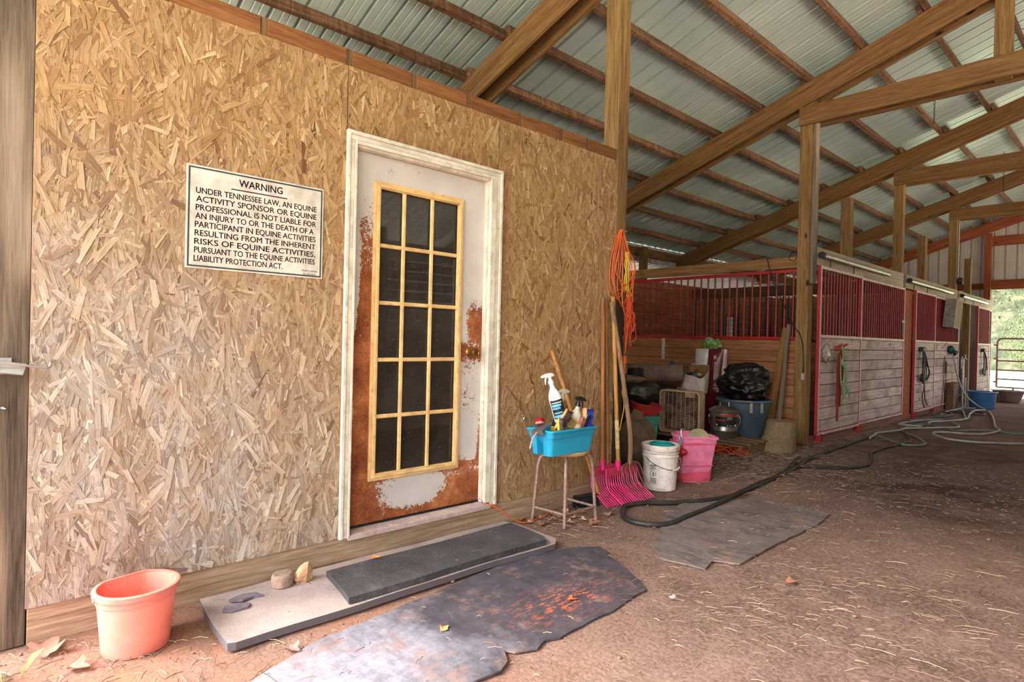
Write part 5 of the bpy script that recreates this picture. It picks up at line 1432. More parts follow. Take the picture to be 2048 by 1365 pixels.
# dark red bin, feed bag, paper bag
b = MB(); b.loft([[Vector((x, y, z)) for (x, y) in ((-hx, -hy), (hx, -hy), (hx, hy), (-hx, hy))] for (hx, hy, z) in ((.125, .34, 0), (.138, .355, .53), (.145, .365, .535), (.145, .365, .568), (.135, .35, .568))], True, True, False)
tag(b.build('storage_bin', plain('maroon_plastic', (104, 22, 28), 0.45, dirt=(80, 30, 30)), None, (-1.02, 6.99, 0.0)), 'dark red storage bin behind the box fan', 'bin')
BAGW = plain('bag_plastic_white', (206, 194, 190), 0.25, 0, 0.6, dirt=(170, 152, 146), dirt_amt=0.25, scale=5, bump=0.6)
BAGM = plain('bag_maroon', (104, 32, 36), 0.35, 0, 0.5, scale=5, bump=0.4)
fb = thing('feed_bag', 'tall white and maroon feed bag lettered WRANGLER, leaning on the planks', 'bag', (-1.115, 7.10, 0.570), 0, None, (R(-7), 0, R(6)))
def bag_grid(x0, x1, y, z0, z1, nx, nz, bulge, seed, nrm=-1, top=0.0):
    vs = []; fs = []
    for j in range(nz + 1):
        for i in range(nx + 1):
            u, w = i / nx, j / nz
            x = x0 + (x1 - x0) * u; z = z0 + (z1 - z0) * w
            k = math.sin(PI * min(1, max(0, u))) ** 0.5 * math.sin(PI * min(0.98, 0.12 + w * 0.86)) ** 0.6
            d = bulge * k + 0.012 * mnoise.noise(Vector((x * 9, z * 7, seed)))
            vs.append((x, y + nrm * d, z + top * 0.012 * mnoise.noise(Vector((x * 12, 0, seed))) * w))
    for j in range(nz):
        for i in range(nx):
            a = j * (nx + 1) + i
            q = (a, a + 1, a + nx + 2, a + nx + 1)
            fs.append(q if nrm < 0 else q[::-1])
    return vs, fs
b = MB(); v_, f_ = bag_grid(-0.21, -0.02, 0, 0, 0.56, 14, 24, 0.05, 1); b.add(v_, f_, True); v_, f_ = bag_grid(0.165, 0.21, 0, 0, 0.56, 4, 24, 0.05, 2); b.add(v_, f_, True); v_, f_ = bag_grid(-0.21, 0.21, 0.02, 0, 0.56, 14, 24, 0.05, 3, 1); b.add(v_, f_, True)
b.box((-0.21, -0.006, 0), (-0.205, 0.026, 0.56)); b.box((0.205, -0.006, 0), (0.21, 0.026, 0.56)); b.build('white_sack', BAGW, fb)
b = MB(); v_, f_ = bag_grid(-0.03, 0.17, -0.012, 0.0, 0.56, 14, 24, 0.05, 1); b.add(v_, f_, True); b.build('maroon_panel', BAGM, fb)
LETM = plain('bag_letter', (206, 186, 176), 0.5)
def vtext(body, x, ztop, size, width, y=-0.078):
    mw = Matrix.Translation((x, y, ztop)) @ Matrix(((0, 1, 0, 0), (0, 0, -1, 0), (-1, 0, 0, 0), (0, 0, 0, 1)))
    return text_mesh(body, size, LETM, 'lettering', fb, mw, width=width, depth=0.003, bold=0.0008)
vtext('WRANGLER', 0.10, 0.385, 0.062, 0.245); vtext('10 S', 0.10, 0.115, 0.058, 0.085)
b = MB(); b.box((0.075, -0.079, 0.42), (0.105, -0.074, 0.47)); b.box((0.092, -0.079, 0.15), (0.096, -0.074, 0.39)); b.build('printed_block', LETM, fb)
# green tipped clear bag above
b = MB(); b.blob((0, 0, 0.05), (0.12, 0.07, 0.085), 26, 18, 0.4, 2.6, 8)
tag(b.build('plastic_bag', plain('green_plastic_bag', (96, 140, 66), 0.15, 0, 0.7, dirt=(200, 200, 186), dirt_amt=0.5, scale=7, bump=0.6), None, (-1.15, 7.22, 1.14)), 'crumpled clear and green plastic bag above the feed bag', 'bag')
wb = thing('paper_sack', 'open white paper sack of rubbish on the dark red bin', 'bag', (-1.12, 6.76, 0.570), R(0), None, (R(0), R(8), R(10)))
def sack_ring(hx, hy, z, tilt=0.0, seed=0, n=28, amp=0.012):
    out = []
    for j in range(n):
        a = 2 * PI * j / n
        x = hx * math.copysign(abs(math.cos(a)) ** 0.45, math.cos(a)); y = hy * math.copysign(abs(math.sin(a)) ** 0.45, math.sin(a))
        d = amp * mnoise.noise(Vector((x * 14, y * 14, z * 9 + seed)))
        out.append(Vector((x * (1 + d * 3), y * (1 + d * 3), z + tilt * y + d)))
    return out
b = MB(); b.loft([sack_ring(.15, .09, 0), sack_ring(.158, .10, .04, 0, 1), sack_ring(.15, .10, .15, 0, 2), sack_ring(.135, .10, .24, 0.35, 3), sack_ring(.125, .10, .285, 0.8, 4, amp=0.03)], True, False, True)
b.build('sack', plain('white_paper', (206, 192, 184), 0.6, 0, 0.3, dirt=(176, 156, 144), dirt_amt=0.25, scale=9, bump=0.5), wb)
b = MB(); b.loft([sack_ring(.122, .097, .283, 0.8, 4, amp=0.03), sack_ring(.125, .09, .22, 0.3, 5), sack_ring(.12, .085, .16, 0, 6)], False, True, True); b.build('brown_lining', plain('kraft_lining', (128, 92, 52), 0.8, bump=0.4), wb)
for (x, y, z, r, mm_) in ((-.06, -.03, .225, .035, BLACK_P), (0.0, -.04, .22, .04, plain('blue_scrap', (60, 100, 140), 0.4)), (.04, -.01, .24, .035, plain('yellow_scrap', (176, 150, 80), 0.5)), (-.02, .03, .26, .035, plain('brown_scrap', (90, 70, 50), 0.7))):
    b = MB(); b.blob((x, y, z), (r, r, r * 0.7), 10, 7, 0.5, 3, x * 50); b.build('scrap', mm_, wb)
# blue grey panel
b = MB(); b.box((-0.055, -0.008, -0.19), (0.055, 0.008, 0.19), 0.004); tag(b.build('plastic_strip', plain('blue_grey_plastic', (66, 88, 106), 0.45), None, (-1.275, 6.66, 0.80), (R(8), R(-44), 0)), 'blue-grey plastic strip tilting up behind the box fan', 'panel')
# galvanised can
gc = thing('galvanised_can', 'small galvanised lidded can with a black label on the pallet', 'can', (-0.505, 6.385, 0.132))
GALVC = plain('galvanised_can_metal', (150, 142, 132), 0.32, 0.85, 0.5, dirt=(120, 108, 98), dirt_amt=0.4)
b = MB(); b.lathe([(0, 0.0), (0.138, 0.0), (0.140, 0.006), (0.146, 0.075), (0.149, 0.078), (0.149, 0.084), (0.147, 0.088), (0.158, 0.24), (0.164, 0.245), (0.160, 0.252), (0.165, 0.258), (0.162, 0.266), (0.166, 0.29)], 40); b.build('body', GALVC, gc)
b = MB(); b.lathe([(0.172, 0.278), (0.174, 0.282), (0.176, 0.306), (0.168, 0.312), (0.10, 0.348), (0.0, 0.358)], 40); b.build('lid', GALVC, gc)
b = MB(); b.tube(spline([(-0.055, 0, 0.35), (-0.052, 0, 0.392), (-0.03, 0, 0.402), (0.03, 0, 0.402), (0.052, 0, 0.392), (0.055, 0, 0.35)], 5), 0.007, 8); b.build('lid_handle', GALVC, gc)
cb = math.atan2(-6.385, 3.36)
for s in (-1, 1):
    a = cb + s * R(92)
    b = MB(); m = Matrix.Rotation(a, 4, 'Z'); b.box((0.158, -0.016, 0.215), (0.170, 0.016, 0.25), 0.003, m); b.build('bail_ear', GALVC, gc)
b = MB(); b.tube(spline([cylpt(0.172, cb - R(92), 0.225), cylpt(0.176, cb - R(60), 0.15), cylpt(0.176, cb - R(30), 0.105), cylpt(0.176, cb, 0.088), cylpt(0.176, cb + R(35), 0.105), cylpt(0.178, cb + R(65), 0.155), cylpt(0.172, cb + R(92), 0.225)], 6), 0.003, 6); b.build('bail', GALV, gc)
def can_patch(z0, z1, a0, a1, mat, nm, off):
    b = MB(); b.lathe([(0.1475 + 0.07 * (z0 - .088) + off, z0), (0.1475 + 0.07 * (z1 - .088) + off, z1)], 14, a0=cb + R(a0), a1=cb + R(a1)); return b.build(nm, mat, gc)
can_patch(0.13, 0.25, -36, 62, LBLACK, 'label_panel', 0.0025)
can_patch(0.252, 0.272, -15, 55, plain('label_red', (170, 40, 38), 0.4), 'label_stripe', 0.006)
can_patch(0.195, 0.212, -33, 5, MATS['label_red'], 'label_block', 0.0045)
for (z0, z1, a0, a1) in ((0.140, 0.160, -32, -27), (0.140, 0.149, 12, 16), (0.140, 0.149, 22, 26), (0.140, 0.149, 31, 35), (0.135, 0.158, 44, 56), (0.232, 0.238, 12, 30), (0.214, 0.218, 10, 34)):
    can_patch(z0, z1, a0, a1, PAILW, 'label_block', 0.0045)
# blue tub with bin bag
TUBB = plain('blue_grey_tub', (72, 88, 100), 0.5, 0, 0.4, dirt=(70, 84, 92), dirt_amt=0.3)
tb = thing('round_tub', 'large blue-grey round tub with handles behind the galvanised can', 'tub', (-0.545, 6.925, 0.0))
b = MB(); b.lathe([(0, 0.0), (0.225, 0.0), (0.235, 0.01), (0.262, 0.20), (0.266, 0.205), (0.282, 0.36), (0.287, 0.366), (0.302, 0.50), (0.320, 0.505), (0.328, 0.52), (0.322, 0.54), (0.306, 0.54), (0.296, 0.50), (0.24, 0.06), (0.0, 0.05)], 44); b.build('body', TUBB, tb)
for a_ in (math.atan2(-6.9, 3.4) + R(15), math.atan2(-6.9, 3.4) + R(38)):
    m = Matrix.Rotation(a_, 4, 'Z'); b = MB(); b.box((0.318, -0.016, 0.40), (0.335, 0.016, 0.515), 0.003, m); b.build('strap_end', plain('strap_pale', (150, 140, 120), 0.6) if 'strap_pale' not in MATS else MATS['strap_pale'], tb)
BINBAG = plain('black_bin_bag', (14, 13, 14), 0.42, 0, 0.45, scale=14, bump=0.9)
b = MB(); b.blob((0, 0, -0.02), (0.29, 0.25, 0.225), 96, 64, 0.2, 1.7, 11)
for i, p in enumerate(b.v):
    q = Vector(p); d = 0.030 * (1 - abs(mnoise.noise(Vector((q.x * 6, q.y * 6, q.z * 11)))) * 2.6) + 0.017 * (1 - abs(mnoise.noise(Vector((q.x * 14, q.y * 14, q.z * 24)))) * 2.4)
    b.v[i] = tuple(q + q.normalized() * d)
tag(b.build('rubbish_bag', BINBAG, None, (-0.56, 6.97, 0.745)), 'large crumpled black rubbish bag heaped in the blue-grey tub', 'bag')
# stump
BARK = plain('stump_side', (126, 106, 80), 0.9, 0, 0.2, dirt=(88, 72, 54), dirt_amt=0.4, scale=20, bump=0.7)
ENDG = plain('stump_top', (142, 118, 90), 0.9, 0, 0.2, dirt=(126, 104, 78), dirt_amt=0.4, scale=18, bump=0.4)
sm_ = thing('tree_stump', 'cut log section standing on end before the stall post', 'stump', (-0.015, 6.745, 0.0), R(20))
def srg(r, z, ox, oy, seed, flare=0.0):
    out = []
    for j in range(32):
        a = 2 * PI * j / 32
        rr_ = r * (1 + 0.10 * mnoise.noise(Vector((math.cos(a) * 1.6, math.sin(a) * 1.6, seed))) + 0.03 * mnoise.noise(Vector((math.cos(a) * 6, math.sin(a) * 6, z * 5))))
        fl = flare * max(0, math.cos(a - R(215))) ** 2
        out.append(Vector((ox + (rr_ + fl) * math.cos(a), oy + (rr_ + fl) * math.sin(a), z)))
    return out
b = MB(); b.loft([srg(.168, 0.0, 0, 0, 1, .10), srg(.165, .08, 0.003, 0.003, 1, .075), srg(.163, .2, .01, .01, 1, .03), srg(.166, .33, .018, .018, 1, .0), srg(.16, .343, .018, .018, 1, .0)], True, False, True); b.build('bark', BARK, sm_)
b = MB(); rr = srg(.16, .3432, .018, .018, 1); b.add(rr, [tuple(range(len(rr)))]); b.build('cut_face', ENDG, sm_)
# boards leaning behind the stump
b_ = timber('leaning_board', (-0.40, 7.22, 0.0), (-0.285, 7.47, 1.41), 0.085, 0.038, wood('old_board', (164, 122, 74), (140, 98, 56), (96, 64, 36), 'X', vary=0.05), 'nail-holed pine board leaning on the stall planks behind the stump', 'board', roll=R(90))
b_ = timber('leaning_pole', (-0.26, 7.22, 0.0), (-0.255, 7.475, 1.46), 0.04, 0.04, GREYPOST, 'dark pole leaning on the stall planks beside the pine board', 'pole')
b = MB()
for i in range(9):
    rg = random.Random(i); b.tube(spline([(rg.uniform(-.01, .01), 0, 1.38), (rg.uniform(-.03, .02), -.02, 1.15), (rg.uniform(-.04, .01), -.03, 0.95 + rg.uniform(-.1, .1)), (-.05 + rg.uniform(-.03, .03), -.04, 0.70 + rg.uniform(-.1, .2))], 4), 0.002, 4)
tag(b.build('baling_twine', plain('straw_twine', (150, 122, 76), 0.8), None, (-0.30, 7.44, 0)), 'tan twine hanging between the leaning board and pole', 'twine')
# orange twine heap on the floor
ot = thing('twine_heap', 'loose heap of red-orange twine on the straw by the pallet', 'twine', (-0.33, 6.02, 0.0))
for i in range(14):
    rg = random.Random(100 + i)
    cx, cy = rg.uniform(-.22, .14), rg.uniform(-.14, .03); r = rg.uniform(.07, .16)
    b = MB(); b.tube(spline([(cx + r * math.cos(a) * 1.3, cy + r * math.sin(a) * 0.7, 0.02 + rg.uniform(0, .10)) for a in [2 * PI * j / 9 for j in range(9)]], 4, True), 0.0028, 5, True); b.build('strand', ORANGE_D, ot)
# left heap: nested tubs, black bag, sacks, tarp roll
TEALB = plain('teal_bucket', (58, 142, 124), 0.5, 0, 0.4, dirt=(84, 118, 104), dirt_amt=0.3)
REDB = plain('red_bucket', (176, 48, 48), 0.5, 0, 0.4, dirt=(130, 60, 54), dirt_amt=0.3)
flat_back_bucket('teal green bucket under the red tub behind the white pail', (-0.80, 5.22, 0.0), R(150), 0.425, 0.160, 0.115, TEALB)
flat_back_bucket('faded red tub tipped on the teal bucket', (-0.825, 5.22, 0.345), R(150), 0.22, 0.150, 0.115, REDB, rot=(R(10), R(-12), R(150)))
b = MB(); b.blob((0, 0, 0), (0.22, 0.22, 0.135), 30, 20, 0.25, 2.2, 4)
tag(b.build('black_sack', plain('black_sack_plastic', (24, 22, 22), 0.4, 0, 0.5, bump=0.7), None, (-0.90, 5.26, 0.655)), 'black plastic sack slumped on the red tub', 'bag')
b = MB(); b.blob((0, 0, 0), (0.17, 0.17, 0.045), 24, 12, 0.3, 2.5, 6)
tag(b.build('brown_cloth', plain('brown_cloth_fabric', (128, 104, 86), 0.9, 0, 0.2, scale=14, bump=0.6), None, (-1.0, 5.27, 0.79)), 'dusty brown cloth spread over the black sack', 'cloth')
b = MB(); b.lathe([(0, 0.10), (0.07, 0.098), (0.085, 0.08), (0.09, 0.03), (0.085, 0.026), (0.092, 0.0), (0.11, 0.0)], 22)
tag(b.build('black_hat', plain('black_felt', (22, 20, 20), 0.7), None, (-0.99, 5.33, 0.815)), 'small round black hat-like thing on the brown cloth', 'tub')  # hat-like shape with a brim, in black felt
b = MB()
rings = []
for i in range(13):
    t_ = i / 12; r = 0.118 + 0.012 * math.sin(5 * t_)
    rings.append([Vector((-0.62 + 1.05 * t_, r * math.cos(a) * (1 + .1 * mnoise.noise(Vector((t_ * 6, math.cos(a) * 2, math.sin(a) * 2)))), r * math.sin(a) * (1 + .1 * mnoise.noise(Vector((t_ * 6, math.cos(a) * 2, math.sin(a) * 2))))) ) for a in [2 * PI * j / 22 for j in range(22)]])
b.loft(rings, True, True, True)
tag(b.build('tarp_roll', plain('grey_tarp', (126, 108, 96), 0.8, 0, 0.2, dirt=(96, 80, 70), dirt_amt=0.4, scale=5, bump=0.5), None, (-1.50, 6.30, 0.80), (0, R(-3), R(28))), 'rolled dusty grey tarp lying behind the buckets', 'tarp')
b = MB(); b.blob((0, 0, 0.32), (0.42, 0.34, 0.36), 30, 22, 0.2, 2.0, 15, 0.0, power=0.8)
tag(b.build('black_sack', MATS['black_sack_plastic'], None, (-1.78, 6.72, 0.0)), 'bulky black sack added to fill the dark gap under the tarp roll', 'bag')  # dark filler for the black gap between the teal bucket and fan
CANV = plain('canvas_sack', (120, 98, 80), 0.9, 0, 0.2, dirt=(90, 72, 58), dirt_amt=0.4, scale=8, bump=0.6)
b = MB(); b.blob((0, 0, 0.20), (0.17, 0.19, 0.24), 30, 20, 0.2, 2.2, 21, 0.0, power=0.8); b.blob((-0.01, 0.0, 0.44), (0.075, 0.10, 0.09), 18, 12, 0.3, 2.5, 22)
for i, p in enumerate(b.v):
    q = Vector(p); b.v[i] = tuple(q + Vector((q.x, q.y, 0)).normalized() * 0.010 * math.sin(q.z * 70 + 6 * mnoise.noise(q * 4)))
tag(b.build('canvas_sack', CANV, None, (-0.56, 4.78, 0.0)), 'slumped brown canvas sack beside the corner post', 'bag')
# ================================================================== HOSES
HOSEB = plain('hose_black', (44, 42, 42), 0.5, 0, 0.4, dirt=(96, 80, 70), dirt_amt=0.25, scale=9)
HOSEG = plain('hose_grey', (150, 146, 148), 0.45, 0, 0.5, dirt=(110, 98, 90), dirt_amt=0.3, scale=9)
HOSEGR = plain('hose_green', (104, 116, 92), 0.45, 0, 0.5, dirt=(100, 92, 78), dirt_amt=0.3, scale=9)
def hose(pts, r, mat, label, lift=0.0, wave=0.0):
    P = [(p[0], p[1], (p[2] if len(p) > 2 else r + 0.002 + lift)) for p in pts]
    b = MB(); b.tube(spline(P, 7), r, 10)
    return tag(b.build('hose', mat), label, 'hose')
hose([(0.34, 6.40), (0.40, 6.10), (0.548, 5.438), (0.582, 4.875), (0.635, 4.423), (0.588, 4.126), (0.445, 3.807), (0.331, 3.658), (0.290, 3.495), (0.365, 3.336), (0.481, 3.227), (0.598, 3.221), (0.698, 3.299), (0.725, 3.42), (0.711, 3.576), (0.693, 3.939), (0.67, 4.439, 0.045), (0.60, 4.892), (0.50, 5.924), (0.426, 6.30), (0.37, 7.005), (0.31, 8.33), (0.321, 8.80)], 0.017, HOSEB, 'thick black hose looped on the dirt beside the pink forks')
H = dict(
a=[(0.355, 8.562), (0.307, 8.906), (0.279, 9.194), (0.381, 9.696), (0.392, 10.020), (0.617, 10.448), (0.724, 10.687), (0.826, 10.867), (0.808, 11.109), (0.654, 11.520), (0.532, 11.638), (0.374, 11.761), (0.270, 11.438), (0.196, 10.968), (0.174, 10.536), (0.250, 10.470), (0.487, 10.488)],
b=[(0.349, 8.914), (0.477, 8.739), (0.738, 8.436), (0.872, 8.469), (0.926, 8.635), (0.894, 8.814), (0.729, 9.209), (0.501, 9.581), (0.358, 9.932), (0.344, 10.406), (0.393, 10.899), (0.548, 10.853), (0.720, 10.707), (0.887, 10.548), (1.054, 10.848), (1.241, 11.040), (1.427, 10.917), (1.581, 10.981), (1.694, 11.056)],
c=[(0.03, 14.45, 1.16), (0.10, 14.42, 0.95), (0.16, 14.45, 0.62), (0.27, 14.52, 0.30), (0.45, 14.60, 0.10), (0.62, 14.5), (0.765, 13.868), (0.958, 12.872), (1.122, 11.867), (1.215, 11.387), (1.286, 11.170), (1.285, 10.801), (1.215, 10.385), (1.074, 10.233), (0.873, 10.166), (0.759, 9.998), (0.766, 9.802), (0.885, 9.562), (1.068, 9.381), (1.295, 9.420), (1.528, 9.607), (1.719, 9.816), (1.815, 9.935)],
d=[(0.50, 6.02), (0.62, 6.10), (0.76, 6.25), (0.87, 6.43), (0.90, 6.62), (0.86, 6.85), (0.80, 7.08), (0.700, 7.422), (0.680, 7.860), (0.707, 8.190), (0.727, 8.482), (0.732, 8.816), (0.636, 9.176), (0.494, 9.571), (0.410, 9.800)],
e=[(0.463, 10.935), (0.440, 11.266), (0.612, 11.684), (0.698, 12.299), (0.579, 13.180), (0.514, 14.044), (0.611, 14.354)],
f=[(0.670, 12.256), (0.594, 12.740), (0.306, 14.078), (0.183, 14.262), (0.197, 14.640), (0.372, 14.882)],
h=[(0.20, 12.958), (0.17, 13.777), (0.21, 14.419), (0.22, 14.80, 0.05), (0.20, 14.90, 0.30), (0.19, 14.95, 0.62)],
i=[(0.10, 13.662), (0.317, 13.556), (0.561, 13.441), (0.716, 13.492), (0.670, 13.878), (0.541, 14.088), (0.344, 14.029), (0.199, 13.749)],
j=[(0.194, 10.934), (0.226, 11.402), (0.292, 11.800), (0.413, 12.226), (0.420, 12.646), (0.320, 12.958), (0.203, 12.928), (0.159, 12.663), (0.265, 12.221), (0.352, 12.011)])
hose(H['a'], 0.014, HOSEG, 'grey hose with the widest tangled loops on the floor by the stalls', 0.012)
hose(H['b'], 0.014, HOSEGR, 'greenish hose crossing the tangle and running off to the right', 0.0)
hose(H['c'], 0.015, HOSEG, 'grey hose hanging from the spray nozzle and curving across the aisle', 0.006)
hose(H['d'], 0.014, HOSEB, 'dark hose snaking toward the camera from the tangle', 0.0)
hose(H['e'], 0.016, HOSEG, 'pale hose bending in the middle of the tangle toward the blue tub', 0.02)
hose(H['f'], 0.014, HOSEG, 'short grey hose leading from the tangle behind the blue tub', 0.0)
hose(H['h'], 0.014, HOSEG, 'grey hose rising to the water hydrant', 0.0)
hose(H['i'], 0.012, HOSEB, 'thin dark hose loop nearest the hydrant', 0.0)
hose(H['j'], 0.014, HOSEB, 'dark coiled hose loop in the tangle against the stall front', 0.03)
# nozzle reel head
nz = thing('hose_nozzle', 'round dark teal hose spray head hung on the second fixed stall front', 'nozzle', (0.02, 14.42, 1.17))
b = MB(); b.lathe([(0.0, 0.09), (0.06, 0.085), (0.085, 0.05), (0.08, 0.0), (0.04, -0.02), (0.0, -0.02)], 20, mat=Matrix.Rotation(R(60), 4, 'Y')); b.build('head', plain('dark_teal', (24, 58, 66), 0.4), nz)
b = MB(); b.tube([(0.0, 0.05, 0), (0.06, 0.12, -0.06)], [0.05, 0.07], 14); b.build('bell', BLACK_P, nz)
# hydrant
hy = thing('water_hydrant', 'slim grey standpipe hydrant with a curved lever', 'hydrant', (0.14, 14.98, 0.0))
b = MB(); b.tube([(0, 0, 0), (0, 0, 1.06)], 0.022, 12); b.build('pipe', GALV, hy)
b = MB(); b.box((-0.035, -0.035, 1.0), (0.035, 0.05, 1.09), 0.008); b.build('head', plain('hydrant_head', (90, 84, 86), 0.5, 0.4), hy)
b = MB(); b.tube(spline([(0, -0.03, 1.02), (0.0, -0.12, 1.03), (0, -0.16, 0.95), (0, -0.15, 0.80)], 5), 0.012, 8); b.build('spout', GALV, hy)
b = MB(); b.bar((0, 0.03, 1.05), (0.02, 0.22, 0.98), 0.02, 0.01); b.build('lever', GALV, hy)
o = thing('wire_crate', 'brown wire-fronted wooden box standing by the hydrant', 'crate', (0.02, 14.18, 0.0))
b = MB(); b.box((0, 0, 0), (0.12, 0.5, 0.53), 0.004); b.build('box', wood('crate_wood', (120, 90, 66), (96, 70, 50), (64, 46, 32), 'Z'), o)
b = MB()
for k in range(6):
    b.tube([(0.124, 0.02, 0.02 + 0.09 * k), (0.124, 0.3, 0.30 + 0.04 * k)], 0.003, 4); b.tube([(0.124, 0.48, 0.02 + 0.09 * k), (0.124, 0.2, 0.30 + 0.04 * k)], 0.003, 4)
b.build('wire', GALV, o)
# tubs at the far end
TUBF = plain('blue_tub', (42, 92, 142), 0.4, 0, 0.5, dirt=(70, 96, 124), dirt_amt=0.2)
o = thing('water_tub', 'blue round water tub standing in the aisle by the far doorway', 'tub', (0.42, 15.22, 0.0))
b = MB(); b.lathe([(0, 0), (0.185, 0), (0.20, 0.01), (0.235, 0.33), (0.225, 0.335), (0.19, 0.03), (0, 0.025)], 36); b.build('body', TUBF, o)
b = MB(); b.lathe([(0.235, 0.325), (0.258, 0.326), (0.260, 0.342), (0.235, 0.348), (0.225, 0.336)], 36); b.build('rim', TUBF, o)
TUBN = plain('brown_tub', (118, 100, 92), 0.5, 0, 0.4, dirt=(96, 80, 72), dirt_amt=0.3)
o = thing('oval_trough', 'brown oval feed trough behind the blue water tub', 'trough', (0.52, 17.55, 0.0), R(-18))
b = MB(); b.lathe([(0, 0), (0.15, 0), (0.17, 0.01), (0.24, 0.25), (0.27, 0.255), (0.27, 0.272), (0.24, 0.275), (0.18, 0.03), (0, 0.025)], 36, sx=1.25, sy=0.95); b.build('body', TUBN, o)
for k in range(6):
    m = Matrix.Rotation(R(-150 + 40 * k), 4, 'Z'); b = MB(); b.tube([m @ Vector((0.185, 0, 0.02)), m @ Vector((0.262, 0, 0.25))], 0.013, 6); b.build('rib', TUBN, o)
# hanging box heater / fan
hf = thing('hanging_fan', 'grey box fan with peeling paint hung under the header board', 'fan', (0.02, 13.75, 1.62), 0, None, (R(-3), R(4), 0))
b = MB(); b.box((0, 0, 0), (0.18, 0.50, 0.55), 0.006); b.build('housing', plain('fan_grey', (130, 126, 120), 0.5, 0.1, 0.4, dirt=(40, 36, 34), dirt_amt=0.35, scale=10), hf)
b = MB(); b.tube([(0.183, 0.01, 0.01), (0.183, 0.49, 0.01), (0.183, 0.49, 0.54), (0.183, 0.01, 0.54)], 0.008, 6, True)
for k in range(1, 14): b.tube([(0.184, 0.01, 0.55 * k / 14), (0.184, 0.49, 0.55 * k / 14)], 0.004, 4)
for k in range(1, 6): b.tube([(0.186, 0.5 * k / 6, 0.01), (0.186, 0.5 * k / 6, 0.54)], 0.004, 4)
b.build('grille', plain('fan_grille_tan', (206, 176, 136), 0.5), hf)
b = MB(); b.tube(spline([(0.1, 0.25, 0.0), (0.08, 0.28, -0.2), (0.03, 0.2, -0.36), (0.02, 0.1, -0.42)], 4), 0.004, 5); b.build('cord', BLACK_P, hf)
# box + conduit on the tall post
cd = thing('conduit', 'thin conduit with a dark round fixture on the tall post by the fan', 'fixture', (-0.022, 15.17, 2.55))
b = MB(); b.tube([(0, 0, 0), (0, 0, 1.35)], 0.012, 8); b.build('pipe', GALV, cd)
b = MB(); b.lathe([(0, 0.09), (0.07, 0.08), (0.085, 0.03), (0.06, 0.0), (0, 0)], 18, mat=Matrix.Translation((0, 0, 0.06)) @ Matrix.Rotation(R(90), 4, 'Y')); b.build('fixture', BLACK_P, cd)
# chains from the roof
for (x, y, z0, z1, lab) in ((0.636, 10.0, 4.40, 4.74, 'short chain hanging behind the nearest tie beam'), (0.875, 13.8, 4.08, 4.82, 'short chain hanging behind the second tie beam')):
    c_ = thing('roof_chain', lab, 'chain', (x, y, z0))
    k = 0; z = 0
    while z < z1 - z0:
        b = MB(); ax = k % 2
        b.tube([Vector((0.009 * math.cos(a) * ax, 0.009 * math.cos(a) * (1 - ax), z + 0.020 * math.sin(a))) for a in [2 * PI * j / 10 for j in range(10)]], 0.003, 5, True); b.build('link', BLACK_METAL, c_); z += 0.031; k += 1
# ================================================================== HALTERS
def strap(b, pts, w, th=0.003, nrm=(1, 0, 0)):
    P = spline(pts, 5); vs = []; N = Vector(nrm)
    for i, p in enumerate(P):
        t_ = (P[min(i + 1, len(P) - 1)] - P[max(i - 1, 0)]).normalized()
        s_ = t_.cross(N); s_ = s_.normalized() if s_.length > 1e-6 else Vector((0, 1, 0))
        vs.append([p + s_ * w / 2 + N * th, p - s_ * w / 2 + N * th, p - s_ * w / 2 - N * th, p + s_ * w / 2 - N * th])
    b.loft(vs, True, True, False)
GREENW = plain('green_webbing', (122, 168, 112), 0.7, 0, 0.2, dirt=(96, 130, 88), dirt_amt=0.3, scale=30)
REDROPE = plain('red_rope', (128, 40, 36), 0.8, 0, 0.2, dirt=(80, 40, 36), dirt_amt=0.5, scale=60)
b = MB(); b.box((0.0, -0.10, -0.03), (0.05, 0.10, 0.03), 0.008); b.tube([(0.02, -0.085, 0.02), (0.09, -0.085, 0.05)], 0.012, 8); b.tube([(0.02, 0.085, 0.02), (0.09, 0.085, 0.05)], 0.012, 8)
tag(b.build('halter_hook', RED_PAINT, None, (0.038, 8.27, 1.175)), 'red double hook on the nearest stall door', 'hook')
hl = thing('halter', 'green webbing halter hanging on the nearest stall door', 'halter', (0.10, 8.27, 1.18))
for pts, w in (([(0, -0.02, 0.05), (0.01, 0.0, -0.10), (0.0, -0.02, -0.19)], 0.05), ([(0, -0.03, -0.19), (0.01, -0.08, -0.26), (0.01, -0.06, -0.42), (0, 0.0, -0.50)], 0.035), ([(0, 0.0, -0.19), (0.01, 0.08, -0.26), (0.01, 0.11, -0.40), (0, 0.10, -0.47)], 0.055), ([(0, 0.06, -0.49), (0.01, 0.05, -0.60), (0, 0.02, -0.70)], 0.055), ([(0, 0.12, -0.48), (0.01, 0.22, -0.58), (0, 0.30, -0.66)], 0.045)):
    b = MB(); strap(b, pts, w); b.build('webbing', GREENW, hl)
for (y, z) in ((-0.02, -0.18), (0.06, -0.48), (0.03, -0.71), (0.16, -0.59)):
    b = MB(); b.tube([Vector((0.006, y + 0.03 * math.cos(a), z + 0.022 * math.sin(a))) for a in [2 * PI * j / 14 for j in range(14)]], 0.005, 6, True); b.build('ring', GALV, hl)
ld = thing('lead_rope', 'long red-brown rope lead hanging below the green halter', 'rope', (0.085, 8.20, 0))
for i, (y, z0, z1) in enumerate(((-0.03, 1.1, 0.24), (0.0, 1.12, 0.50), (0.05, 0.95, 0.42), (-0.05, 1.1, 0.45), (0.12, 1.15, 0.75))):
    b = MB(); b.tube(spline([(0, y * 0.5, z0), (0.005, y - 0.01, (z0 * 2 + z1) / 3), (0.0, y + 0.012, (z0 + 2 * z1) / 3), (0, y, z1)], 6), 0.013, 7); b.build('strand', REDROPE, ld)
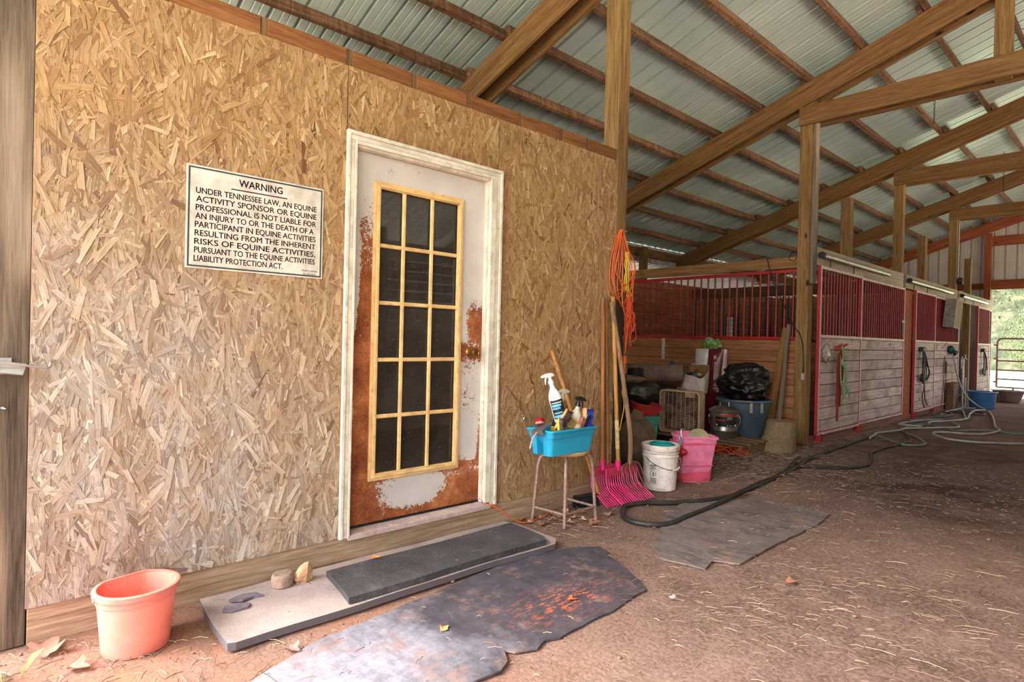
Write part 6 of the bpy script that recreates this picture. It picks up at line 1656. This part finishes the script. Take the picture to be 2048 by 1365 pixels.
b = MB(); b.blob((0, 0, 0), (0.012, 0.13, 0.11), 20, 14, 0.5, 3.0, 9)
tag(b.build('plastic_wrap', plain('clear_wrap', (176, 160, 150), 0.12, 0, 0.8, dirt=(110, 92, 82), dirt_amt=0.6, scale=8, bump=0.8), None, (0.040, 7.90, 1.12)), 'crinkled clear plastic stuck on the nearest stall door', 'plastic')
BLK = plain('black_leather', (30, 28, 30), 0.5, 0, 0.4)
def bridle(label, y, x=0.085, seed=1, zt=1.19, n=7):
    o = thing('bridle', label, 'bridle', (x, y, zt))
    b = MB(); b.box((-0.045, -0.10, -0.05), (0.02, 0.10, 0.03), 0.01); b.build('hook_block', BLK, o)
    rg = random.Random(seed)
    for k in range(n):
        y0 = rg.uniform(-0.09, 0.05); y1 = rg.uniform(-0.14, 0.0) if k % 2 == 0 else rg.uniform(0.1, 0.34)
        b = MB(); pts = [(0.0, y0, 0), (rg.uniform(0, .03), (y0 + y1) / 2 + rg.uniform(-.03, .03), -0.22), (rg.uniform(0, .03), y1, -0.42), (0.01, y1 * 0.5, -0.56 + rg.uniform(-.05, .05)), (0, y0, -0.50)]
        b.tube(spline(pts, 5), 0.008, 6); b.build('strap', BLK, o)
    for (yy, z) in ((-0.10, -0.50), (0.0, -0.52)):
        b = MB(); b.blob((0, yy, z), (0.02, 0.05, 0.07), 10, 8, 0.4, 3, seed); b.build('buckle_knot', BLK, o)
    return o
br = bridle('black bridle with long trailing ends on the second stall door', 12.20, seed=3, n=9)
for pts in ([(0, 0.08, -0.5), (0.005, 0.06, -0.70), (0, -0.02, -0.80), (0, 0.02, -0.92), (0, 0.13, -1.03)], [(0, 0.08, -0.5), (0.005, 0.10, -0.72), (0, 0.16, -0.88), (0, 0.34, -1.00)]):
    b = MB(); b.tube(spline(pts, 5), 0.008, 6); b.build('rein', BLK, br)
bridle('black bridle on the farthest stall door near the gate', 17.45, seed=8, n=8)
LEADT = plain('thin_lead', (120, 76, 66), 0.8)
o = thing('lead_line', 'thin brown lead lines hanging left of the hose nozzle', 'rope', (0.02, 14.0, 0))
for pts in ([(0, 0.0, 1.05), (0.005, 0.0, 0.75), (0.01, -0.12, 0.4), (0.03, -0.35, 0.05)], [(0, 0.02, 1.05), (0.01, 0.06, 0.8), (0.01, 0.10, 0.62), (0, 0.25, 0.56), (0, 0.45, 0.58)], [(0, 0.04, 1.03), (0.01, 0.10, 0.7), (0, 0.14, 0.38)]):
    b = MB(); b.tube(spline(pts, 5), 0.007, 6); b.build('strand', LEADT, o)
b = MB(); b.blob((0.01, 0.10, 0.82), (0.02, 0.05, 0.13), 10, 8, 0.3, 3, 3); b.build('snap_bundle', plain('dark_bundle', (60, 50, 44), 0.7), o)
# ================================================================== GATE AND OUTSIDE
GATEM = plain('gate_brown', (108, 76, 70), 0.5, 0.2, 0.5, dirt=(130, 96, 86), dirt_amt=0.3)
gt = thing('tube_gate', 'brown tubular steel farm gate across the far doorway', 'gate', (0.02, 19.5, 0.0))
b = MB(); b.tube(spline([(0, 0, 0.24), (0, 0, 0.8), (0, 0, 1.36), (0.035, 0, 1.45), (0.13, 0, 1.49), (1.0, 0, 1.49), (3.3, 0, 1.49), (3.42, 0, 1.45), (3.46, 0, 1.36), (3.46, 0, 0.24)], 5), 0.024, 10); b.build('frame', GATEM, gt)
for z in (1.20, 0.92, 0.68, 0.45, 0.24):
    b = MB(); b.tube([(0, 0, z), (3.46, 0, z)], 0.02, 8); b.build('rail', GATEM, gt)
b = MB(); b.tube(spline([(0.33, 0, 0.24), (0.33, 0, 0.10), (0.28, 0, 0.0), (0.20, 0, -0.05)], 4), 0.02, 8); b.build('drop_brace', GATEM, gt)
for z in (0.35, 0.95, 1.3):
    b = MB(); b.box((-0.07, -0.02, z), (0.0, 0.02, z + 0.04)); b.build('hinge', GATEM, gt)
LEAFG = NT('leaf_green_sun')
geo = LEAFG.n('NewGeometry')
c = LEAFG.ramp(geo.outputs['Random Per Island'], [(0.0, L((26, 40, 24))), (0.35, L((52, 70, 42))), (0.7, L((82, 98, 62))), (0.93, L((124, 120, 80))), (1.0, L((140, 100, 84)))])
LEAFG.base(c); LEAFG.b.inputs['Transmission Weight'].default_value = 0.0
LEAF = LEAFG.set(0.7, 0, 0.2)
TRUNK = plain('tree_trunk_bark', (120, 108, 100), 0.9, 0, 0.1, dirt=(90, 78, 70), dirt_amt=0.5)
def tree(name, label, x, y, h, rx, rz_, nleaf, seed, z0=0.4, trunk=0.14, leaf=0.22, group='trees beyond the gate'):
    o = thing(name, label, 'tree' if name == 'tree' else 'bush', (x, y, -0.05), 0, group)
    rg = random.Random(seed)
    b = MB()
    for k in range(nleaf):
        while True:
            d = Vector((rg.uniform(-1, 1), rg.uniform(-1, 1), rg.uniform(-1, 1)))
            if 0.25 < d.length < 1: break
        lump = 1 + 0.35 * mnoise.noise(d * 2.2 + Vector((seed, 0, 0)))
        p = Vector((d.x * rx, d.y * rx, z0 + (h - z0) / 2 + d.z * (h - z0) / 2)) * 1.0
        p.x *= lump; p.y *= lump
        s = leaf * rg.uniform(0.5, 1.1)
        q = Euler((rg.uniform(0, 6), rg.uniform(0, 6), rg.uniform(0, 6))).to_matrix()
        b.add([p + q @ Vector(v) * s for v in ((-.5, 0, 0), (0, -.22, .06), (.5, 0, 0), (0, .22, .06))], [(0, 1, 2, 3)])
    b.build('foliage', LEAF, o)
    b = MB(); b.tube(spline([(0, 0, 0), (0.1, 0.05, h * 0.3), (-0.05, 0, h * 0.6), (0.05, 0, h * 0.9)], 4), [trunk * (1 - 0.055 * i) for i in range(13)], 8)
    for k in range(4):
        z = h * (0.35 + 0.12 * k); a = rg.uniform(0, 6)
        b.tube([(0, 0, z), (math.cos(a) * rx * 0.7, math.sin(a) * rx * 0.7, z + h * 0.15)], [trunk * 0.4, trunk * 0.12], 6)
    b.build('trunk', TRUNK, o)
tl = [('tree', 'tall leafy tree with a bare grey trunk showing, left in the far doorway', 1.8, 42, 10, 2.3, 3, 13000, 1, 2.5, .22, .15),
      ('tree', 'broad pale green tree at the right of the far doorway view', 5.2, 47, 11, 3.2, 3, 16000, 2, 1.5, .25, .18),
      ('tree', 'tree standing behind the others, straight through the far doorway', 2.6, 56, 13, 4.4, 3, 16000, 3, 1.5, .25, .22),
      ('tree', 'tree beyond the gate half hidden by the left door post', -3.0, 50, 12, 4.0, 3, 6000, 4, 1.5, .25, .26),
      ('bush', 'rounded green bush low behind the gate at left', -0.6, 36, 3.4, 1.7, 1, 9000, 5, 0.0, .05, .10),
      ('bush', 'loose bushy thicket low behind the gate rails', 3.0, 38.5, 4.2, 1.8, 1, 11000, 6, 0.0, .05, .10),
      ('bush', 'yellowing bush low behind the gate at right', 7.0, 39, 3.6, 1.9, 1, 6000, 7, 0.0, .05, .12)]
for a in tl: tree(*a)
for (x, y, s_) in ((9, 46, 21), (-8, 44, 22), (13, 52, 23)):
    pass
# ================================================================== LITTER
STRAWM = NT('straw')
geo = STRAWM.n('NewGeometry')
c = STRAWM.ramp(geo.outputs['Random Per Island'], [(0.0, L((70, 54, 46))), (0.3, L((116, 94, 80))), (0.75, L((148, 122, 104))), (0.95, L((172, 150, 128))), (1.0, L((200, 180, 156)))])
STRAWM.base(c); STRAW = STRAWM.set(0.8, 0, 0.2)
def inside(x, y, poly):
    c = False; j = len(poly) - 1
    for i in range(len(poly)):
        (xi, yi), (xj, yj) = poly[i], poly[j]
        if (yi > y) != (yj > y) and x < (xj - xi) * (y - yi) / (yj - yi) + xi: c = not c
        j = i
    return c
def top_at(x, y):
    if inside(x, y, so): return 0.076
    if inside(x, y, bo): return 0.044
    if inside(x, y, mo) or inside(x, y, g2): return 0.010
    return 0.0
def straw(b, n, fx, lmin, lmax, rg, wide=0.00045, zmax=0.008):
    for k in range(n):
        p = fx(rg)
        if p is None: continue
        x, y = p
        ln = rg.uniform(lmin, lmax) * (0.5 if rg.random() < 0.6 else 1); a = rg.uniform(0, PI)
        w = wide * rg.uniform(0.6, 1.4); dx, dy = math.cos(a) * ln / 2, math.sin(a) * ln / 2; nx, ny = -math.sin(a) * w, math.cos(a) * w
        zt = top_at(x, y)
        if zt > 0.02 and rg.random() < 0.8: continue
        if zt > 0.005 and rg.random() < 0.55: continue
        z0 = zt + rg.uniform(0.002, zmax); z1 = zt + rg.uniform(0.002, zmax); bend = rg.gauss(0, 0.04) * ln
        mx, my = nx / w * bend, ny / w * bend
        b.add([(x - dx - nx, y - dy - ny, z0), (x + mx - nx, y + my - ny, (z0 + z1) / 2 + 0.004), (x + dx - nx, y + dy - ny, z1), (x + dx + nx, y + dy + ny, z1 + 0.002), (x + mx + nx, y + my + ny, (z0 + z1) / 2 + 0.006), (x - dx + nx, y - dy + ny, z0 + 0.002)], [(0, 1, 4, 5), (1, 2, 3, 4)])
rg = random.Random(42)
def cl(cx, cy, sx, sy):
    return lambda r: (r.gauss(cx, sx), r.gauss(cy, sy))
def ok(f):
    def g_(r):
        x, y = f(r)
        if x < 0.02 and y < 3.8: return None
        if x < -0.02 and y > 7.4: return None
        return (x, y)
    return g_
b = MB()
straw(b, 3600, ok(lambda r: (r.uniform(0.02, 3.5), r.uniform(-0.2, 7.5))), .015, .07, rg)
for (cx, cy, sx, sy, n) in ((1.75, 2.9, .22, .30, 260), (1.55, 2.45, .18, .16, 240), (1.9, 3.3, .2, .2, 120), (2.35, 1.9, .3, .4, 700), (2.4, 3.2, .3, .5, 380), (2.1, 1.3, .25, .3, 420), (2.0, 1.2, .3, .25, 240), (1.55, 0.9, .15, .15, 110), (0.55, 0.66, .22, .16, 150), (0.3, 0.25, .2, .15, 80), (0.25, 2.85, .15, .22, 160), (1.35, 3.2, .2, .3, 90), (1.5, 5.5, .5, .9, 200)):
    straw(b, n, ok(cl(cx, cy, sx, sy)), .03, .12, rg)
straw(b, 3600, ok(lambda r: (r.gauss(-0.1, 0.42), r.gauss(5.75, 0.6))), .03, .12, rg, 0.0012, 0.03)
straw(b, 900, ok(lambda r: (r.gauss(0.12, 0.12), r.uniform(6.6, 10.5))), .03, .12, rg, 0.0013, 0.02)
straw(b, 500, ok(lambda r: (r.uniform(0, 0.9), r.uniform(8, 14))), .03, .12, rg, 0.0014, 0.02)
tag(b.build('loose_straw', STRAW), 'loose straw and hay stalks strewn over the dirt floor', 'straw', kind='stuff')
b = MB()
for k in range(900):
    x, y = rg.uniform(0.05, 3.4), rg.uniform(-0.2, 6.5)
    s = rg.uniform(.002, .006) if rg.random() < 0.93 else rg.uniform(.006, .012)
    b.blob((x, y, s * 0.4), (s, s * rg.uniform(.7, 1.2), s * .6), 6, 4, .3, 2, k)
tag(b.build('dirt_crumbs', plain('dirt_crumb', (136, 104, 86), 0.95)), 'small dirt crumbs and pebbles scattered over the floor', 'pebbles', kind='stuff')
# dry leaves
LEAFB = NT('dry_leaf')
oi = LEAFB.n('ObjectInfo')
c = LEAFB.ramp(oi.outputs['Random'], [(0.0, L((126, 84, 64))), (0.35, L((168, 126, 100))), (0.7, L((196, 160, 134))), (1.0, L((150, 92, 54)))])
LEAFB.base(c); DRY = LEAFB.set(0.8, 0, 0.2)
def leaf_mesh(s, seed, mat, lobes=True):
    r2 = random.Random(seed); b = MB(); n = 26; b.soft = True; vs = [(0, 0, 0.003)]
    for j in range(n):
        a = 2 * PI * j / n
        rr_ = s * (0.62 + 0.38 * math.cos(a)) * (1 + (0.28 * math.sin(5 * a + seed) if lobes else 0.05))
        rr_ = max(rr_, 0.22 * s)
        x, y = rr_ * math.cos(a), rr_ * 0.8 * math.sin(a)
        vs.append((x, y, 0.003 + 0.9 * (y * y) / s * r2.uniform(0.5, 1.1) + 0.003 * r2.random()))
    b.add(vs, [(0, 1 + j, 1 + (j + 1) % n) for j in range(n)], True)
    b.add([(-0.2 * s, -0.001, 0.004), (-0.2 * s, 0.001, 0.004), (-0.75 * s, 0.002, 0.008), (-0.75 * s, -0.001, 0.008)], [(0, 1, 2, 3)])
    return b
rl = random.Random(12)
proto = [leaf_mesh(0.045, i, DRY).build('dry_leaf', DRY) for i in range(4)]
spots = [(0.12, 2.70), (0.2, 2.72), (0.09, 2.80), (0.17, 2.83), (0.06, 2.92), (0.14, 2.95), (0.22, 3.0), (0.08, 3.05), (0.3, 3.02), (0.39, 2.98), (0.36, 3.06), (0.2, 3.14), (0.1, 3.18), (0.26, 2.9), (0.15, 3.04), (0.05, 3.4), (0.33, 3.22), (0.05, 2.68)]
for i, (x, y) in enumerate(spots):
    if i < 4: o = proto[i]
    else:
        o = proto[i % 4].copy(); col.objects.link(o)
    o.location = (x, y, 0.004); o.rotation_euler = (rl.uniform(-.25, .25), rl.uniform(-.25, .25), rl.uniform(0, 6)); k = rl.uniform(.7, 1.25); o.scale = (k, k, k)
    tag(o, 'curled dry brown leaf in the litter around the stool legs', 'leaf', 'dry leaves around the stool')
LEAFO = plain('leaf_orange', (204, 128, 56), 0.7)
def one_leaf(x, y, z, s, rz, mat, lab):
    o = leaf_mesh(s, int(s * 1e4) + int(x * 100), mat).build('dry_leaf', mat, None, (x, y, z), (0.1, -0.1, rz)); tag(o, lab, 'leaf')
one_leaf(0.205, 1.50, 0.078, 0.030, 0.6, LEAFO, 'small bright orange leaf at the back edge of the black rubber strip')
one_leaf(0.92, 1.42, 0.011, 0.030, 2.0, plain('leaf_tan', (196, 150, 104), 0.7), 'small tan leaf on the large dark mat')
one_leaf(1.06, 2.03, 0.011, 0.028, 1.1, plain('leaf_rust', (206, 92, 48), 0.7), 'rust orange leaf within the orange streaks on the dark mat')
one_leaf(0.66, 0.90, 0.006, 0.042, 0.4, plain('leaf_mauve', (150, 112, 104), 0.7), 'curled brown leaf on the dirt between the tan mat and dark mat')
one_leaf(1.62, 3.05, 0.006, 0.040, 1.0, plain('leaf_reddish', (170, 112, 86), 0.7), 'flat reddish leaf on the open dirt right of the grey mat')
one_leaf(1.345, 2.42, 0.006, 0.026, 1.0, plain('leaf_grey', (168, 150, 150), 0.7), 'pale grey leaf on the open dirt in front of the grey mat')
one_leaf(0.13, 0.20, 0.008, 0.085, 2.8, plain('leaf_big', (164, 116, 100), 0.7), 'large crumpled brown leaf at the foot of the left corner post')
one_leaf(0.30, 0.27, 0.006, 0.05, 0.9, MATS['leaf_big'], 'brown leaf lying left of the salmon pink bucket')
# grass tuft by the left corner
b = MB()
for k in range(60):
    x, y = 0.30 + rg.gauss(0, .05), -0.02 + rg.gauss(0, .05); h = rg.uniform(.04, .14); a = rg.uniform(0, 6); l = h * rg.uniform(.3, .9)
    b.add([(x - .0015, y, 0), (x + .0015, y, 0), (x + math.cos(a) * l * .5, y + math.sin(a) * l * .5, h * .8), (x + math.cos(a) * l, y + math.sin(a) * l, h)], [(0, 1, 2), (0, 2, 3)])
tag(b.build('grass_tuft', plain('grass_blade', (176, 190, 120), 0.7)), 'thin grass blades at the lower left corner by the post', 'grass', kind='stuff')
